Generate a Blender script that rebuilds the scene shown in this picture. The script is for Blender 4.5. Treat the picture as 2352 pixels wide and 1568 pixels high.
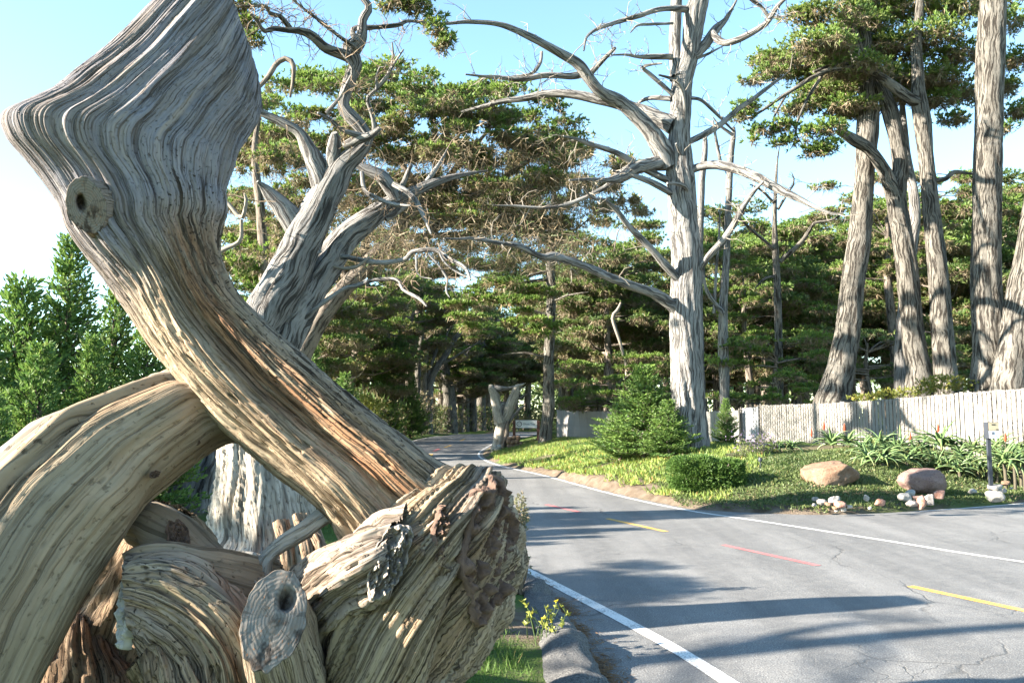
import bpy, math, random
import numpy as np
random.seed(7); rng = np.random.default_rng(7)
R = math.radians
scene = bpy.context.scene
for o in list(bpy.data.objects): bpy.data.objects.remove(o)
# ---------------------------------------------------------------- camera, sky, sun, exposure
CAMH, FPX, CX, CY, HORIZ = 1.9, 1829.0, 1176.0, 784.0, 960.0
PITCH = math.atan((HORIZ-CY)/FPX)
cam = bpy.data.cameras.new('camera'); camo = bpy.data.objects.new('camera', cam)
scene.collection.objects.link(camo); scene.camera = camo
cam.lens = 36*FPX/2352; cam.sensor_width = 36; cam.clip_start = .05; cam.clip_end = 3000
camo.location = (0, 0, CAMH); camo.rotation_euler = (math.pi/2+PITCH, 0, 0)
SUN_EL = R(22.0)
SUN_DIR = np.array([-math.cos(R(13)), -math.sin(R(13)), 0.0])     # horizontal direction towards the sun (left, a little behind)
sunv = np.array([SUN_DIR[0]*math.cos(SUN_EL), SUN_DIR[1]*math.cos(SUN_EL), math.sin(SUN_EL)])
world = bpy.data.worlds.new('World'); scene.world = world; world.use_nodes = True
wn = world.node_tree; bgn = wn.nodes['Background']
sky = wn.nodes.new('ShaderNodeTexSky'); sky.sky_type = 'NISHITA'; sky.sun_disc = False
sky.sun_elevation = SUN_EL; sky.sun_rotation = math.atan2(sunv[0], sunv[1])
sky.air_density = 1.0; sky.dust_density = .1; sky.ozone_density = 1.0
tintn = wn.nodes.new('ShaderNodeMix'); tintn.data_type = 'RGBA'; tintn.blend_type = 'MULTIPLY'; tintn.inputs[0].default_value = 1; tintn.inputs[7].default_value = (.90, 1.04, 1.05, 1)
wn.links.new(sky.outputs[0], tintn.inputs[6]); wn.links.new(tintn.outputs[2], bgn.inputs[0]); bgn.inputs[1].default_value = .072
sun = bpy.data.lights.new('sun', 'SUN'); suno = bpy.data.objects.new('sun', sun); scene.collection.objects.link(suno)
sun.energy = 5.0; sun.angle = R(.6); sun.color = (1, .91, .78)
from mathutils import Vector
suno.rotation_euler = Vector(sunv).to_track_quat('Z', 'Y').to_euler()
scene.view_settings.view_transform = 'Standard'; scene.view_settings.look = 'None'
scene.view_settings.exposure = 2.8; scene.view_settings.gamma = 1.0
# ---------------------------------------------------------------- pixel -> place (2352 x 1568 pixel grid of the photograph)
cp, sp = math.cos(PITCH), math.sin(PITCH)
def raydir(px, py):
    x = (np.asarray(px, float)-CX)/FPX; y = -(np.asarray(py, float)-CY)/FPX
    return np.stack([x, cp - y*sp, sp + y*cp], -1)
def at(px, py, Y):
    d = raydir(px, py); return np.array([0, 0, CAMH]) + d*(np.asarray(Y, float)/d[..., 1])[..., None]
def onz(px, py, z=0.0):
    d = raydir(px, py); return np.array([0, 0, CAMH]) + d*((z-CAMH)/d[..., 2])[..., None]
def c1(X, Y): return .5*X, .5*Y
def c2(X, Y): return .5*X, 784+.5*Y
def c3(X, Y): return 470.4+.5*X, 784+.5*Y
def c4(X, Y): return 470.4+.35*X, .35*Y
def c5(X, Y): return 784+.4*X, 470.4+.4*Y
def c6(X, Y): return 1019.2+.45*X, .45*Y
def c7(X, Y): return 1568+.5*X, .5*Y
def c8(X, Y): return 1254.4+.55*X, 705.6+.55*Y
def d1(X, Y): return 156.8+.3*X, 1097.6+.3*Y
def d2(X, Y): return 666.4+.325*X, 1058.4+.325*Y
def d3(X, Y): return 1081.9+.15*X, 846.7+.15*Y
def d4(X, Y): return 1724.8+.26667*X, 862.4+.26667*Y
# ---------------------------------------------------------------- noise
def _h(i, j, k, s):
    n = (i*374761393 + j*668265263 + k*2147483647 + s*1274126177) & 0xffffffff
    n = ((n ^ (n >> 13))*1274126177) & 0xffffffff
    n = ((n ^ (n >> 16))*2246822519) & 0xffffffff
    return ((n ^ (n >> 15)) & 0xffffff)/float(0xffffff)
def vn(x, y, z=0.0, s=0):
    x, y, z = np.broadcast_arrays(np.asarray(x, float), np.asarray(y, float), np.asarray(z, float))
    i, j, k = np.floor(x).astype(np.int64), np.floor(y).astype(np.int64), np.floor(z).astype(np.int64)
    u, v, w = x-i, y-j, z-k
    u, v, w = u*u*(3-2*u), v*v*(3-2*v), w*w*(3-2*w)
    L = lambda a, b, t: a+(b-a)*t
    r = L(L(L(_h(i,j,k,s), _h(i+1,j,k,s), u), L(_h(i,j+1,k,s), _h(i+1,j+1,k,s), u), v),
          L(L(_h(i,j,k+1,s), _h(i+1,j,k+1,s), u), L(_h(i,j+1,k+1,s), _h(i+1,j+1,k+1,s), u), v), w)
    return r*2-1
def fbm(x, y, z=0.0, s=0, o=3):
    r = 0; a = .5
    for q in range(o): r = r + a*vn(np.asarray(x)*2**q, np.asarray(y)*2**q, np.asarray(z)*2**q, s+q); a *= .5
    return r
def sm(a, b, x):
    t = np.clip((np.asarray(x, float)-a)/(b-a), 0, 1); return t*t*(3-2*t)
# ---------------------------------------------------------------- mesh helpers
col = scene.collection
def tag(o, label=None, cat=None, group=None, kind=None):
    if label: o['label'] = label
    if cat: o['category'] = cat
    if group: o['group'] = group
    if kind: o['kind'] = kind
    return o
def empty(name, loc=(0, 0, 0), label=None, cat=None, group=None):
    o = bpy.data.objects.new(name, None); col.objects.link(o); o.location = tuple(float(c) for c in loc); o.empty_display_size = .2
    return tag(o, label, cat, group)
class Acc:
    def __init__(s): s.v = []; s.f = []; s.uv = []; s.c = []; s.n = 0
    def add(s, v, f, uv=None, c=None):
        v = np.asarray(v, float).reshape(-1, 3); f = np.asarray(f, np.int64)
        s.v.append(v); s.f.append(f+s.n); s.n += len(v)
        s.uv.append(np.zeros((len(v), 2)) if uv is None else np.asarray(uv, float).reshape(-1, 2))
        cc = np.ones((len(v), 4)); cc[:, :3] = (0, .05, .5)
        if c is not None: c = np.asarray(c, float); cc[:, :c.shape[-1]] = c
        s.c.append(cc); return s
    def mesh(s, name, smooth=True, origin=None):
        me = bpy.data.meshes.new(name)
        v = np.concatenate(s.v); 
        if origin is not None: v = v-np.asarray(origin)
        lt = np.concatenate([np.full(len(f), f.shape[1]) for f in s.f]); lv = np.concatenate([f.ravel() for f in s.f])
        me.vertices.add(len(v)); me.vertices.foreach_set('co', v.ravel())
        me.loops.add(len(lv)); me.loops.foreach_set('vertex_index', lv)
        me.polygons.add(len(lt)); me.polygons.foreach_set('loop_start', np.concatenate([[0], np.cumsum(lt)[:-1]]))
        me.polygons.foreach_set('loop_total', lt)
        me.update(calc_edges=True)
        me.polygons.foreach_set('use_smooth', np.full(len(lt), smooth))
        uv = np.concatenate(s.uv); ul = me.uv_layers.new(name='UVMap'); ul.data.foreach_set('uv', uv[lv].ravel())
        ca = me.color_attributes.new('tint', 'FLOAT_COLOR', 'POINT'); ca.data.foreach_set('color', np.concatenate(s.c).ravel())
        me.update(); return me
    def build(s, name, mat, parent=None, smooth=True, origin=None):
        if origin is None and parent is not None: origin = np.array(parent.matrix_basis.translation) if parent.parent is None else WORLD.get(parent.name, np.zeros(3))
        o = bpy.data.objects.new(name, s.mesh(name, smooth, origin)); col.objects.link(o)
        if mat: o.data.materials.append(mat)
        if parent is not None: o.parent = parent; WORLD[o.name] = np.asarray(origin)
        elif origin is not None: o.location = tuple(origin); WORLD[o.name] = np.asarray(origin)
        return o
WORLD = {}
def clone(o, loc=None, rz=None, sc=None, parent=None, label=None):
    c = o.copy(); col.objects.link(c); c.parent = parent
    if loc is not None: c.location = tuple(float(q) for q in loc)
    if rz is not None: c.rotation_euler.z = rz
    if sc is not None: c.scale = (sc, sc, sc) if np.isscalar(sc) else sc
    if label: c['label'] = label
    for ch in [x for x in o.children]: clone(ch, parent=c)
    return c
def crs(P, n):
    """Catmull-Rom through rows of P, n samples evenly along the first three columns"""
    P = np.asarray(P, float); k = len(P)
    if k == 2: P = np.array([P[0], (P[0]+P[1])/2, P[1]]); k = 3
    Q = np.vstack([2*P[0]-P[1], P, 2*P[-1]-P[-2]])
    m = max(n*3, 24); t = np.linspace(0, k-1-1e-6, m); i = t.astype(int); u = (t-i)[:, None]
    a, b, c, d = Q[i], Q[i+1], Q[i+2], Q[i+3]
    r = .5*((2*b)+(-a+c)*u+(2*a-5*b+4*c-d)*u*u+(-a+3*b-3*c+d)*u**3)
    L = np.concatenate([[0], np.cumsum(np.linalg.norm(np.diff(r[:, :3], axis=0), axis=1))])
    s = np.linspace(0, L[-1], n)
    return np.stack([np.interp(s, L, r[:, q]) for q in range(r.shape[1])], 1), s
def gridf(ns, nt):
    i, j = np.meshgrid(np.arange(ns-1), np.arange(nt-1), indexing='ij'); a = (i*nt+j).ravel()
    return np.stack([a, a+1, a+nt+1, a+nt], 1)
def nrm(v): return v/np.maximum(np.linalg.norm(v, axis=-1, keepdims=True), 1e-9)
def loft(st, ns, nt, disp=None, tint=None, tw=0.0, power=1.0):
    """st rows: xl,yl,xr,yr,Yl,Yr,thick - left and right outline points (pixels), their distances, half thickness in m"""
    st = np.asarray(st, float)
    Lp = at(st[:, 0], st[:, 1], st[:, 4]); Rp = at(st[:, 2], st[:, 3], st[:, 5])
    C = (Lp+Rp)/2; W = (Rp-Lp)/2
    P, s = crs(np.hstack([C, W, st[:, 6:7]]), ns)
    C, W, th = P[:, :3], P[:, 3:6], np.maximum(P[:, 6], .01)
    T = nrm(np.gradient(C, axis=0)); N = nrm(np.cross(W, T))
    flip = np.sign((N*(C-np.array([0, 0, CAMH]))).sum(1)); flip = np.sign(np.median(flip)); N = -N*flip
    th_ = np.linspace(0, 2*math.pi, nt); co, si = np.cos(th_), np.sin(th_)
    cs, ss = np.sign(co)*np.abs(co)**power, np.sign(si)*np.abs(si)**power
    w = np.linalg.norm(W, axis=1); Wn = W/w[:, None]
    V = C[:, None]+W[:, None]*cs[None, :, None]+N[:, None]*(th[:, None]*ss)[..., None]
    nn = nrm(Wn[:, None]*(cs[None]*th[:, None])[..., None]+N[:, None]*(ss[None]*w[:, None])[..., None])
    S, TH = np.meshgrid(s, th_, indexing='ij')
    rad = ((w+th)/2).mean()
    if disp is not None: V = V+nn*disp(TH, S, s[-1], rad)[..., None]
    uv = np.stack([(TH+tw*S)*rad, S], -1)
    F = gridf(ns, nt)
    c = None if tint is None else tint(TH, S/s[-1]).reshape(-1, 3)
    return V, F, uv, c
def tube(P3, rad, nt=10, ds=.25, rel=.12, seed=0, nmin=5, flat=None, lump=.25, close=True, fl=1.6):
    P, s = crs(np.hstack([np.asarray(P3, float), np.asarray(rad, float)[:, None]]), 4)
    n = max(nmin, int(s[-1]/ds)); P, s = crs(np.hstack([np.asarray(P3, float), np.asarray(rad, float)[:, None]]), n)
    C, r = P[:, :3], np.maximum(P[:, 3], .002)
    T = nrm(np.gradient(C, axis=0)); a = np.array([.3, -1, .2]); A = np.zeros_like(C)
    cur = nrm(np.cross(T[0], a))
    for i in range(n): cur = nrm(cur-T[i]*np.dot(cur, T[i])); A[i] = cur
    B = np.cross(T, A); th = np.linspace(0, 2*math.pi, nt+1); S, TH = np.meshgrid(s, th, indexing='ij')
    rm = r.mean(); k = fl*nt/10
    tw = TH+S*.25
    q = vn(np.cos(tw)*k+seed*7.3, np.sin(tw)*k, S*.7/max(rm*4, .25), seed)*rel + vn(np.cos(TH)*.8, np.sin(TH)*.8, S/max(rm*3.5, .05), seed+3)*rel*lump*4*.5
    rr = r[:, None]*(1+q)
    V = C[:, None]+A[:, None]*(rr*np.cos(TH))[..., None]+B[:, None]*(rr*np.sin(TH))[..., None]
    uv = np.stack([TH*rm, S], -1); V = V.reshape(-1, 3); uv = uv.reshape(-1, 2); F = gridf(n, nt+1)
    return V, F, uv, C, r
def addtube(acc, P3, rad, tint=None, **k):
    V, F, uv, C, r = tube(P3, rad, **k); nt = k.get('nt', 10)
    c = None if tint is None else np.tile(np.asarray(tint, float), (len(V), 1))
    acc.add(V, F, uv, c)
    cap = np.vstack([V[-nt-1:-1], [C[-1]]]); i = np.arange(nt)          # end cap
    acc.add(cap, np.stack([i, (i+1) % nt, np.full(nt, nt)], 1), np.zeros((nt+1, 2)), None if c is None else c[:nt+1])
    return C, r
def boxv(c, sx, sy, sz):
    q = np.array([[x, y, z] for x in (-1, 1) for y in (-1, 1) for z in (-1, 1)])*np.array([sx, sy, sz])/2+np.asarray(c)
    return q, np.array([[0, 1, 3, 2], [4, 6, 7, 5], [0, 4, 5, 1], [2, 3, 7, 6], [0, 2, 6, 4], [1, 5, 7, 3]])
# ---------------------------------------------------------------- materials
class NT:
    def __init__(s, name):
        s.m = bpy.data.materials.new(name); s.m.use_nodes = True; s.t = s.m.node_tree; s.b = s.t.nodes['Principled BSDF']; s.out = s.t.nodes['Material Output']
    def n(s, typ, **k):
        q = s.t.nodes.new('ShaderNode'+typ)
        for a, b in k.items():
            if a.startswith('i_'):
                key = a[2:].replace('_', ' '); inp = q.inputs[int(key)] if key.isdigit() else q.inputs[key]; s.put(inp, b)
            else: setattr(q, a, b)
        return q
    def put(s, inp, b):
        if isinstance(b, bpy.types.NodeSocket): s.t.links.new(b, inp)
        else: inp.default_value = b
    def noise(s, vec, scale, detail=4, rough=.55, dist=0.0):
        q = s.n('TexNoise', i_Scale=scale, i_Detail=detail, i_Roughness=rough, i_Distortion=dist)
        if vec is not None: s.t.links.new(vec, q.inputs['Vector'])
        return q.outputs[0]
    def mapping(s, vec, scale): 
        q = s.n('Mapping'); s.t.links.new(vec, q.inputs[0]); q.inputs['Scale'].default_value = scale; return q.outputs[0]
    def ramp(s, f, stops, interp='LINEAR'):
        q = s.n('ValToRGB'); s.t.links.new(f, q.inputs[0]); q.color_ramp.interpolation = interp; e = q.color_ramp.elements
        while len(e) < len(stops): e.new(.5)
        for x, (p, c) in zip(e, stops):
            x.position = p; x.color = (c, c, c, 1) if np.isscalar(c) else (*c, 1)
        return q.outputs[0]
    def mix(s, f, a, b, mode='MIX'):
        q = s.n('Mix', data_type='RGBA', blend_type=mode); s.put(q.inputs[0], f); 
        for i, x in ((6, a), (7, b)): s.put(q.inputs[i], (*x, 1) if isinstance(x, tuple) and len(x) == 3 else x)
        return q.outputs[2]
    def math(s, op, a, b=0.0, c=None):
        q = s.n('Math', operation=op); s.put(q.inputs[0], a); s.put(q.inputs[1], b)
        if c is not None: s.put(q.inputs[2], c)
        return q.outputs[0]
    def bump(s, h, strength, dist=.02, prev=None):
        q = s.n('Bump'); q.inputs['Strength'].default_value = strength; q.inputs['Distance'].default_value = dist; s.t.links.new(h, q.inputs['Height'])
        if prev is not None: s.t.links.new(prev, q.inputs['Normal'])
        return q.outputs[0]
    def attr(s, name='tint'):
        a = s.n('Attribute', attribute_name=name); q = s.n('SeparateColor'); s.t.links.new(a.outputs['Color'], q.inputs[0]); return a.outputs['Color'], q.outputs
    def done(s, color, rough=.8, normal=None, spec=.25):
        s.put(s.b.inputs['Base Color'], (*color, 1) if isinstance(color, tuple) else color); s.put(s.b.inputs['Roughness'], rough)
        s.b.inputs['Specular IOR Level'].default_value = spec
        if normal is not None: s.t.links.new(normal, s.b.inputs['Normal'])
        return s.m
def plain(name, c, rough=.7, var=.15, sc=8, bump=0.0, metal=0.0):
    t = NT(name); g = t.n('TexCoord').outputs['Object']; f = t.noise(g, sc, 5)
    cc = t.mix(f, tuple(x*(1-var) for x in c), tuple(min(1, x*(1+var)) for x in c))
    t.b.inputs['Metallic'].default_value = metal
    return t.done(cc, rough, t.bump(f, bump, .02) if bump else None)
def wood_mat(name, ca, cb, dark, orange=(.40, .225, .12), grey=(.22, .22, .24), fu=60, fv=3.0, crack=.75, bump=.85, pits=True, bd=.014):
    """weathered wood: grain runs along UV v; tint.r = orange heartwood, tint.g = grey weathering, tint.b = pits and cracks"""
    t = NT(name); uv = t.n('UVMap').outputs[0]; col_, sep = t.attr()
    wob = t.n('VectorMath', operation='MULTIPLY_ADD'); nz = t.n('TexNoise', i_Detail=3.0); t.t.links.new(uv, nz.inputs['Vector']); nz.inputs['Scale'].default_value = 2.3
    t.t.links.new(nz.outputs[1], wob.inputs[0]); wob.inputs[1].default_value = (.06, .0, 0); t.t.links.new(uv, wob.inputs[2]); w = wob.outputs[0]
    g1 = t.noise(t.mapping(w, (fu*.35, fv*.5, 1)), 1, 5, .65)
    g2 = t.noise(t.mapping(w, (fu*1.5, fv*1.3, 1)), 1, 3, .6)
    blot = t.noise(uv, 3.2, 5, .7)
    base = t.mix(t.ramp(g1, [(.32, 0.0), (.68, 1.0)]), ca, cb)
    base = t.mix(t.ramp(blot, [(.35, .45), (.6, 0.0)]), base, tuple(x*.62 for x in ca))
    base = t.mix(t.math('MULTIPLY', sep[1], t.ramp(blot, [(.25, .55), (.6, 1.0)])), base, t.mix(g1, grey, tuple(x*1.5 for x in grey)))
    om = t.math('MULTIPLY', sep[0], t.ramp(t.noise(t.mapping(w, (fu*.2, fv*.9, 1)), 1, 5, .7), [(.36, 0.0), (.5, 1.0)]))
    base = t.mix(om, base, t.mix(t.ramp(g1, [(.38, 0.0), (.62, 1.0)]), tuple(x*.4 for x in orange), orange))
    lines = t.ramp(g2, [(.34, 0.0), (.47, 1.0)])
    big = t.ramp(t.noise(t.mapping(w, (fu*.55, fv*.35, 1)), 1, 3, .55), [(.38, 0.0), (.43, 1.0)])
    base = t.mix(t.math('MULTIPLY', t.math('SUBTRACT', 1.0, lines), crack), base, dark)
    base = t.mix(t.math('MULTIPLY', t.math('SUBTRACT', 1.0, big), t.math('MULTIPLY_ADD', sep[2], .6, .28)), base, tuple(x*.4 for x in dark))
    hgt = t.math('ADD', t.math('MULTIPLY', g1, .5), t.math('MULTIPLY', lines, .5)); hgt = t.math('ADD', hgt, t.math('MULTIPLY', big, .9))
    if pits:
        v = t.n('TexVoronoi', feature='F1'); t.t.links.new(t.mapping(w, (fu*.55, fu*.18, 1)), v.inputs['Vector']); v.inputs['Scale'].default_value = 1
        p = t.ramp(v.outputs['Distance'], [(.12, 0.0), (.26, 1.0)]); reg = t.ramp(blot, [(.47, 0.0), (.58, 1.0)])
        pm = t.math('MULTIPLY', t.math('MULTIPLY', t.math('SUBTRACT', 1.0, p), reg), sep[2])
        base = t.mix(pm, base, tuple(x*.4 for x in dark)); hgt = t.math('SUBTRACT', hgt, t.math('MULTIPLY', pm, .8))
    sk = t.noise(t.mapping(w, (fu*.9, fu*.42, 1)), 1, 3, .6); sp_ = t.math('MULTIPLY', t.ramp(sk, [(.33, 1.0), (.40, 0.0)]), t.math('MULTIPLY_ADD', sep[2], .75, .2))
    base = t.mix(sp_, base, tuple(x*.5 for x in dark)); hgt = t.math('SUBTRACT', hgt, t.math('MULTIPLY', sp_, .6))
    sweep = t.noise(t.mapping(w, (fu*.12, fv*.25, 1)), 1, 4, .6); base = t.mix(t.ramp(sweep, [(.35, .5), (.52, 0.0)]), base, tuple(x*.55 for x in ca)); base = t.mix(t.ramp(sweep, [(.55, 0.0), (.72, .35)]), base, tuple(min(1, x*1.35) for x in cb))
    return t.done(base, .85, t.bump(hgt, bump, bd), .15)
def bark_mat(name, ca, cb, dark, fu=14, fv=1.2, bump=.8, bd=.05):
    t = NT(name); uv = t.n('UVMap').outputs[0]
    wob = t.n('VectorMath', operation='MULTIPLY_ADD'); nz = t.n('TexNoise'); t.t.links.new(uv, nz.inputs['Vector']); nz.inputs['Scale'].default_value = 1.2
    t.t.links.new(nz.outputs[1], wob.inputs[0]); wob.inputs[1].default_value = (.35, .0, 0); t.t.links.new(uv, wob.inputs[2]); w = wob.outputs[0]
    g = t.noise(t.mapping(w, (fu, fv, 1)), 1, 4, .55); g2 = t.noise(t.mapping(w, (fu*3.5, fv*4, 1)), 1, 4, .6)
    base = t.mix(t.ramp(t.noise(uv, 1.1, 5, .65), [(.3, 0.0), (.7, 1.0)]), ca, cb)
    base = t.mix(t.math('MULTIPLY', t.ramp(g2, [(.35, 1.0), (.5, 0.0)]), .5), base, dark)
    fis = t.ramp(g, [(.40, 0.0), (.49, 1.0)]); base = t.mix(t.math('MULTIPLY', t.math('SUBTRACT', 1.0, fis), .85), base, dark)
    h = t.math('ADD', fis, t.math('MULTIPLY', g2, .4))
    return t.done(base, .9, t.bump(h, bump, bd), .1)
def leaf_mat(name, ca, cb, cc=None, trans=.35, rough=.6, sc=.5):
    """foliage: per-leaf random and tint.r select between two greens, tint.g leans towards the dry colour"""
    t = NT(name); geo = t.n('NewGeometry'); c_, sep = t.attr()
    base = t.mix(t.math('MULTIPLY_ADD', geo.outputs['Random Per Island'], .5, t.math('MULTIPLY', sep[0], .5)), ca, cb)
    if cc: base = t.mix(sep[1], base, cc)
    d = t.n('BsdfDiffuse'); t.put(d.inputs[0], base); tr = t.n('BsdfTranslucent'); t.put(tr.inputs[0], base)
    gl = t.n('BsdfGlossy'); gl.inputs['Roughness'].default_value = rough; gl.inputs[0].default_value = (.6, .6, .6, 1)
    m = t.n('MixShader', i_0=trans); t.t.links.new(d.outputs[0], m.inputs[1]); t.t.links.new(tr.outputs[0], m.inputs[2])
    m2 = t.n('MixShader', i_0=.04); t.t.links.new(m.outputs[0], m2.inputs[1]); t.t.links.new(gl.outputs[0], m2.inputs[2])
    t.t.links.new(m2.outputs[0], t.out.inputs[0]); return t.m
M = {}
M['drift'] = wood_mat('weathered_driftwood', fu=95, fv=2.6, ca=(.24, .178, .115), cb=(.385, .305, .21), dark=(.045, .028, .018), orange=(.31, .165, .088), grey=(.125, .125, .145))
M['drift_fine'] = wood_mat('smooth_driftwood', (.225, .172, .112), (.315, .25, .17), (.06, .038, .022), fu=42, fv=1.2, crack=.5, bump=.6, grey=(.15, .15, .16))
M['bleach'] = wood_mat('bleached_driftwood', (.31, .275, .225), (.45, .41, .35), (.08, .06, .04), fu=40, fv=3, crack=.6, bump=.8)
M['broken'] = plain('broken_rotten_wood', (.12, .075, .055), .95, .6, 30, .8)
M['broken_pale'] = plain('broken_pale_wood', (.27, .23, .195), .95, .6, 45, .8)
M['deadwood'] = bark_mat('grey_dead_wood', (.17, .163, .155), (.27, .258, .24), (.045, .04, .038), fu=24, fv=1.1, bump=.9, bd=.05)
M['dark_drift'] = bark_mat('dark_weathered_wood', (.15, .145, .14), (.25, .235, .22), (.025, .022, .02), fu=22, fv=1.2)
M['bark'] = bark_mat('cypress_bark', (.11, .10, .085), (.185, .17, .148), (.022, .018, .015), fu=17, fv=1.3, bump=1.0, bd=.07)
M['bark_dark'] = bark_mat('brown_forest_bark', (.14, .115, .095), (.22, .185, .15), (.03, .024, .02), fu=12, fv=1.2)  # brown bark of the forest trunks and stems
M['twig'] = plain('dry_twig', (.17, .125, .085), .9, .35, 20)
M['twig_pale'] = plain('pale_dry_twig', (.20, .175, .145), .9, .3, 20)
M['leaf'] = leaf_mat('cypress_foliage', (.05, .125, .024), (.21, .30, .05), (.22, .17, .08), trans=.45)
M['leaf_dark'] = leaf_mat('deep_green_foliage', (.040, .095, .026), (.15, .215, .042), (.20, .155, .075), trans=.45)
M['leaf_bright'] = leaf_mat('bright_conifer_foliage', (.045, .11, .028), (.155, .24, .045), (.25, .22, .08))
M['dry'] = leaf_mat('dry_brown_foliage', (.13, .10, .065), (.29, .225, .135), (.07, .13, .03), trans=.3)
M['tan'] = leaf_mat('dry_tan_foliage', (.19, .14, .08), (.36, .28, .16), (.10, .14, .04), trans=.25)
scene.cycles.max_bounces = 4; scene.cycles.diffuse_bounces = 2; scene.cycles.glossy_bounces = 1; scene.cycles.transmission_bounces = 2
# ================================================================ THE SETTING: ground, road, markings
LINE_R = np.array([[14, .5], [9.6, 7.0], [6.87, 10.7], [5.76, 12.8], [4.67, 14.9], [3.56, 16.95], [2.5, 20.4], [1.08, 26.7], [-.46, 32.2], [-1.35, 37.4], [-1.74, 41.9], [-1.80, 47.5], [-1.46, 58], [-1.0, 66], [1, 80], [6, 92], [16, 104], [44, 118]])
LINE_L = np.array([[4.6, -6], [3.1, 0], [2.2, 3.4], [1.63, 5.7], [1.26, 7.1], [.39, 9.65], [-1.9, 16.2], [-4.7, 26], [-7.0, 37], [-8.0, 50], [-8.06, 60], [-8.3, 75], [-7, 92], [-2, 108], [8, 120], [40, 136]])
def smooth_line(P, n): return crs(np.hstack([P, np.zeros((len(P), 1))]), n)[0][:, :2]
LR, LL = smooth_line(LINE_R, 400), smooth_line(LINE_L, 400)
def offset(L, d):
    t = nrm(np.gradient(L, axis=0)); return L+np.stack([t[:, 1], -t[:, 0]], 1)*d     # positive: to the right of travel (away from camera)
far = LR[:, 1] > 17.2
edgeR = offset(LR, .22)[far]
BANK = np.array([[3.75, 17.0], [4.7, 16.4], [6.3, 16.0], [8.4, 16.7], [11.9, 18.5], [16, 21.5], [24, 26], [48, 36]])
bankE = smooth_line(BANK, 120)
el = offset(LL, -.25)
sh = np.interp(el[:, 1], [-6, 5.7, 7.5, 9.1, 10.5, 12], [1.0, .70, .42, .02, 0, 0]); el = el-np.stack([sh, 0*sh], 1)
ASPH = np.vstack([el, edgeR[::-1], bankE, [[60, 36], [60, -12], [4, -12]]])
def sdpoly(P, X, Y):
    A = P; B = np.roll(P, -1, 0); d = np.full(X.shape, 1e9); ins = np.zeros(X.shape, bool)
    for a, b in zip(A, B):
        e = b-a; L2 = (e**2).sum()
        if L2 < 1e-12: continue
        t = np.clip(((X-a[0])*e[0]+(Y-a[1])*e[1])/L2, 0, 1)
        d = np.minimum(d, (X-a[0]-t*e[0])**2+(Y-a[1]-t*e[1])**2)
        if a[1] != b[1]:
            c = ((a[1] > Y) != (b[1] > Y)) & (X < (b[0]-a[0])*(Y-a[1])/(b[1]-a[1])+a[0]); ins ^= c
    d = np.sqrt(d); return np.where(ins, -d, d)
MIDX = np.interp(np.arange(-20, 200, .5), LL[:, 1], LL[:, 0]+3.0)
def side_right(X, Y): return X > np.interp(Y, np.arange(-20, 200, .5), MIDX)
def hgt(X, Y, sd=None):
    X = np.asarray(X, float); Y = np.asarray(Y, float)
    if sd is None: sd = sdpoly(ASPH, X, Y)
    d = np.maximum(sd, 0); rt = side_right(X, Y)
    n = fbm(X*.35, Y*.35, 0, 5, 3)
    hr = .10*sm(0, .25, d)+(.66+.22*sm(6, 10, X))*sm(.2, 4.6, d)+.35*sm(6, 30, d)+.30*np.exp(-((X-5.2)**2+(Y-24.2)**2)/14)+n*.10*sm(.4, 3, d)
    hl = .10*sm(0, .3, d)+.12*sm(.2, 2.0, d)+n*.14*sm(.4, 2, d)+.25*sm(3, 30, d)
    h = np.where(rt, hr, hl)
    h = h+np.where(rt, 0, 1)*2.2*sm(35, 120, np.maximum(-X, 0))*0
    return np.where(sd < 0, -.05-.02*0, h)
def hz(x, y): return float(hgt(np.array([x]), np.array([y]))[0])
def ax(dense0, dense1, step, lo, hi):
    a = np.arange(dense0, dense1+step/2, step); g = [a]
    s, x = step, dense1; up = []
    while x < hi: s *= 1.35; x += s; up.append(x)
    s, x = step, dense0; dn = []
    while x > lo: s *= 1.35; x -= s; dn.append(x)
    return np.array(dn[::-1]+list(a)+up)
gx, gy = ax(-14, 20, .22, -1500, 1500), ax(2, 52, .22, -300, 2500)
GX, GY = np.meshgrid(gx, gy, indexing='ij'); SD = sdpoly(ASPH, GX, GY)
GZ = hgt(GX, GY, SD)+np.where(SD > .3, fbm(GX*2.3, GY*2.3, 0, 9, 3)*.05, 0)
rt = side_right(GX, GY)
green = np.clip(.5+1.6*fbm(GX*.5, GY*.5, 0, 21, 4), 0, 1)
green = np.where(rt, np.clip(green*.5+.35*sm(.6, 1.6, SD), 0, 1), np.clip(green+.35-.55*sm(3.5, 8, GY)*(1-sm(11, 18, GY)), 0, 1))
t = NT('ground_soil_and_grass'); g = t.n('TexCoord').outputs['Object']; c_, sep = t.attr()
n1 = t.noise(g, 3.5, 6, .65); n2 = t.noise(g, 40, 4, .6)
soil = t.mix(t.ramp(n1, [(.35, 0.0), (.65, 1.0)]), (.10, .072, .05), (.175, .14, .105))
grs = t.mix(t.ramp(n2, [(.3, 0.0), (.7, 1.0)]), (.03, .06, .012), (.10, .15, .035))
f = t.ramp(t.math('ADD', t.math('MULTIPLY', n2, .5), t.math('MULTIPLY', sep[0], .62)), [(.42, 0.0), (.60, 1.0)])
M['ground'] = t.done(t.mix(f, soil, grs), .95, t.bump(n2, .9, .04), .1)
acc = Acc(); acc.add(np.stack([GX, GY, GZ], -1), gridf(len(gx), len(gy)), None, np.stack([green, green*0, green*0], -1).reshape(-1, 3))
tag(acc.build('ground', M['ground']), kind='structure')
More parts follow.
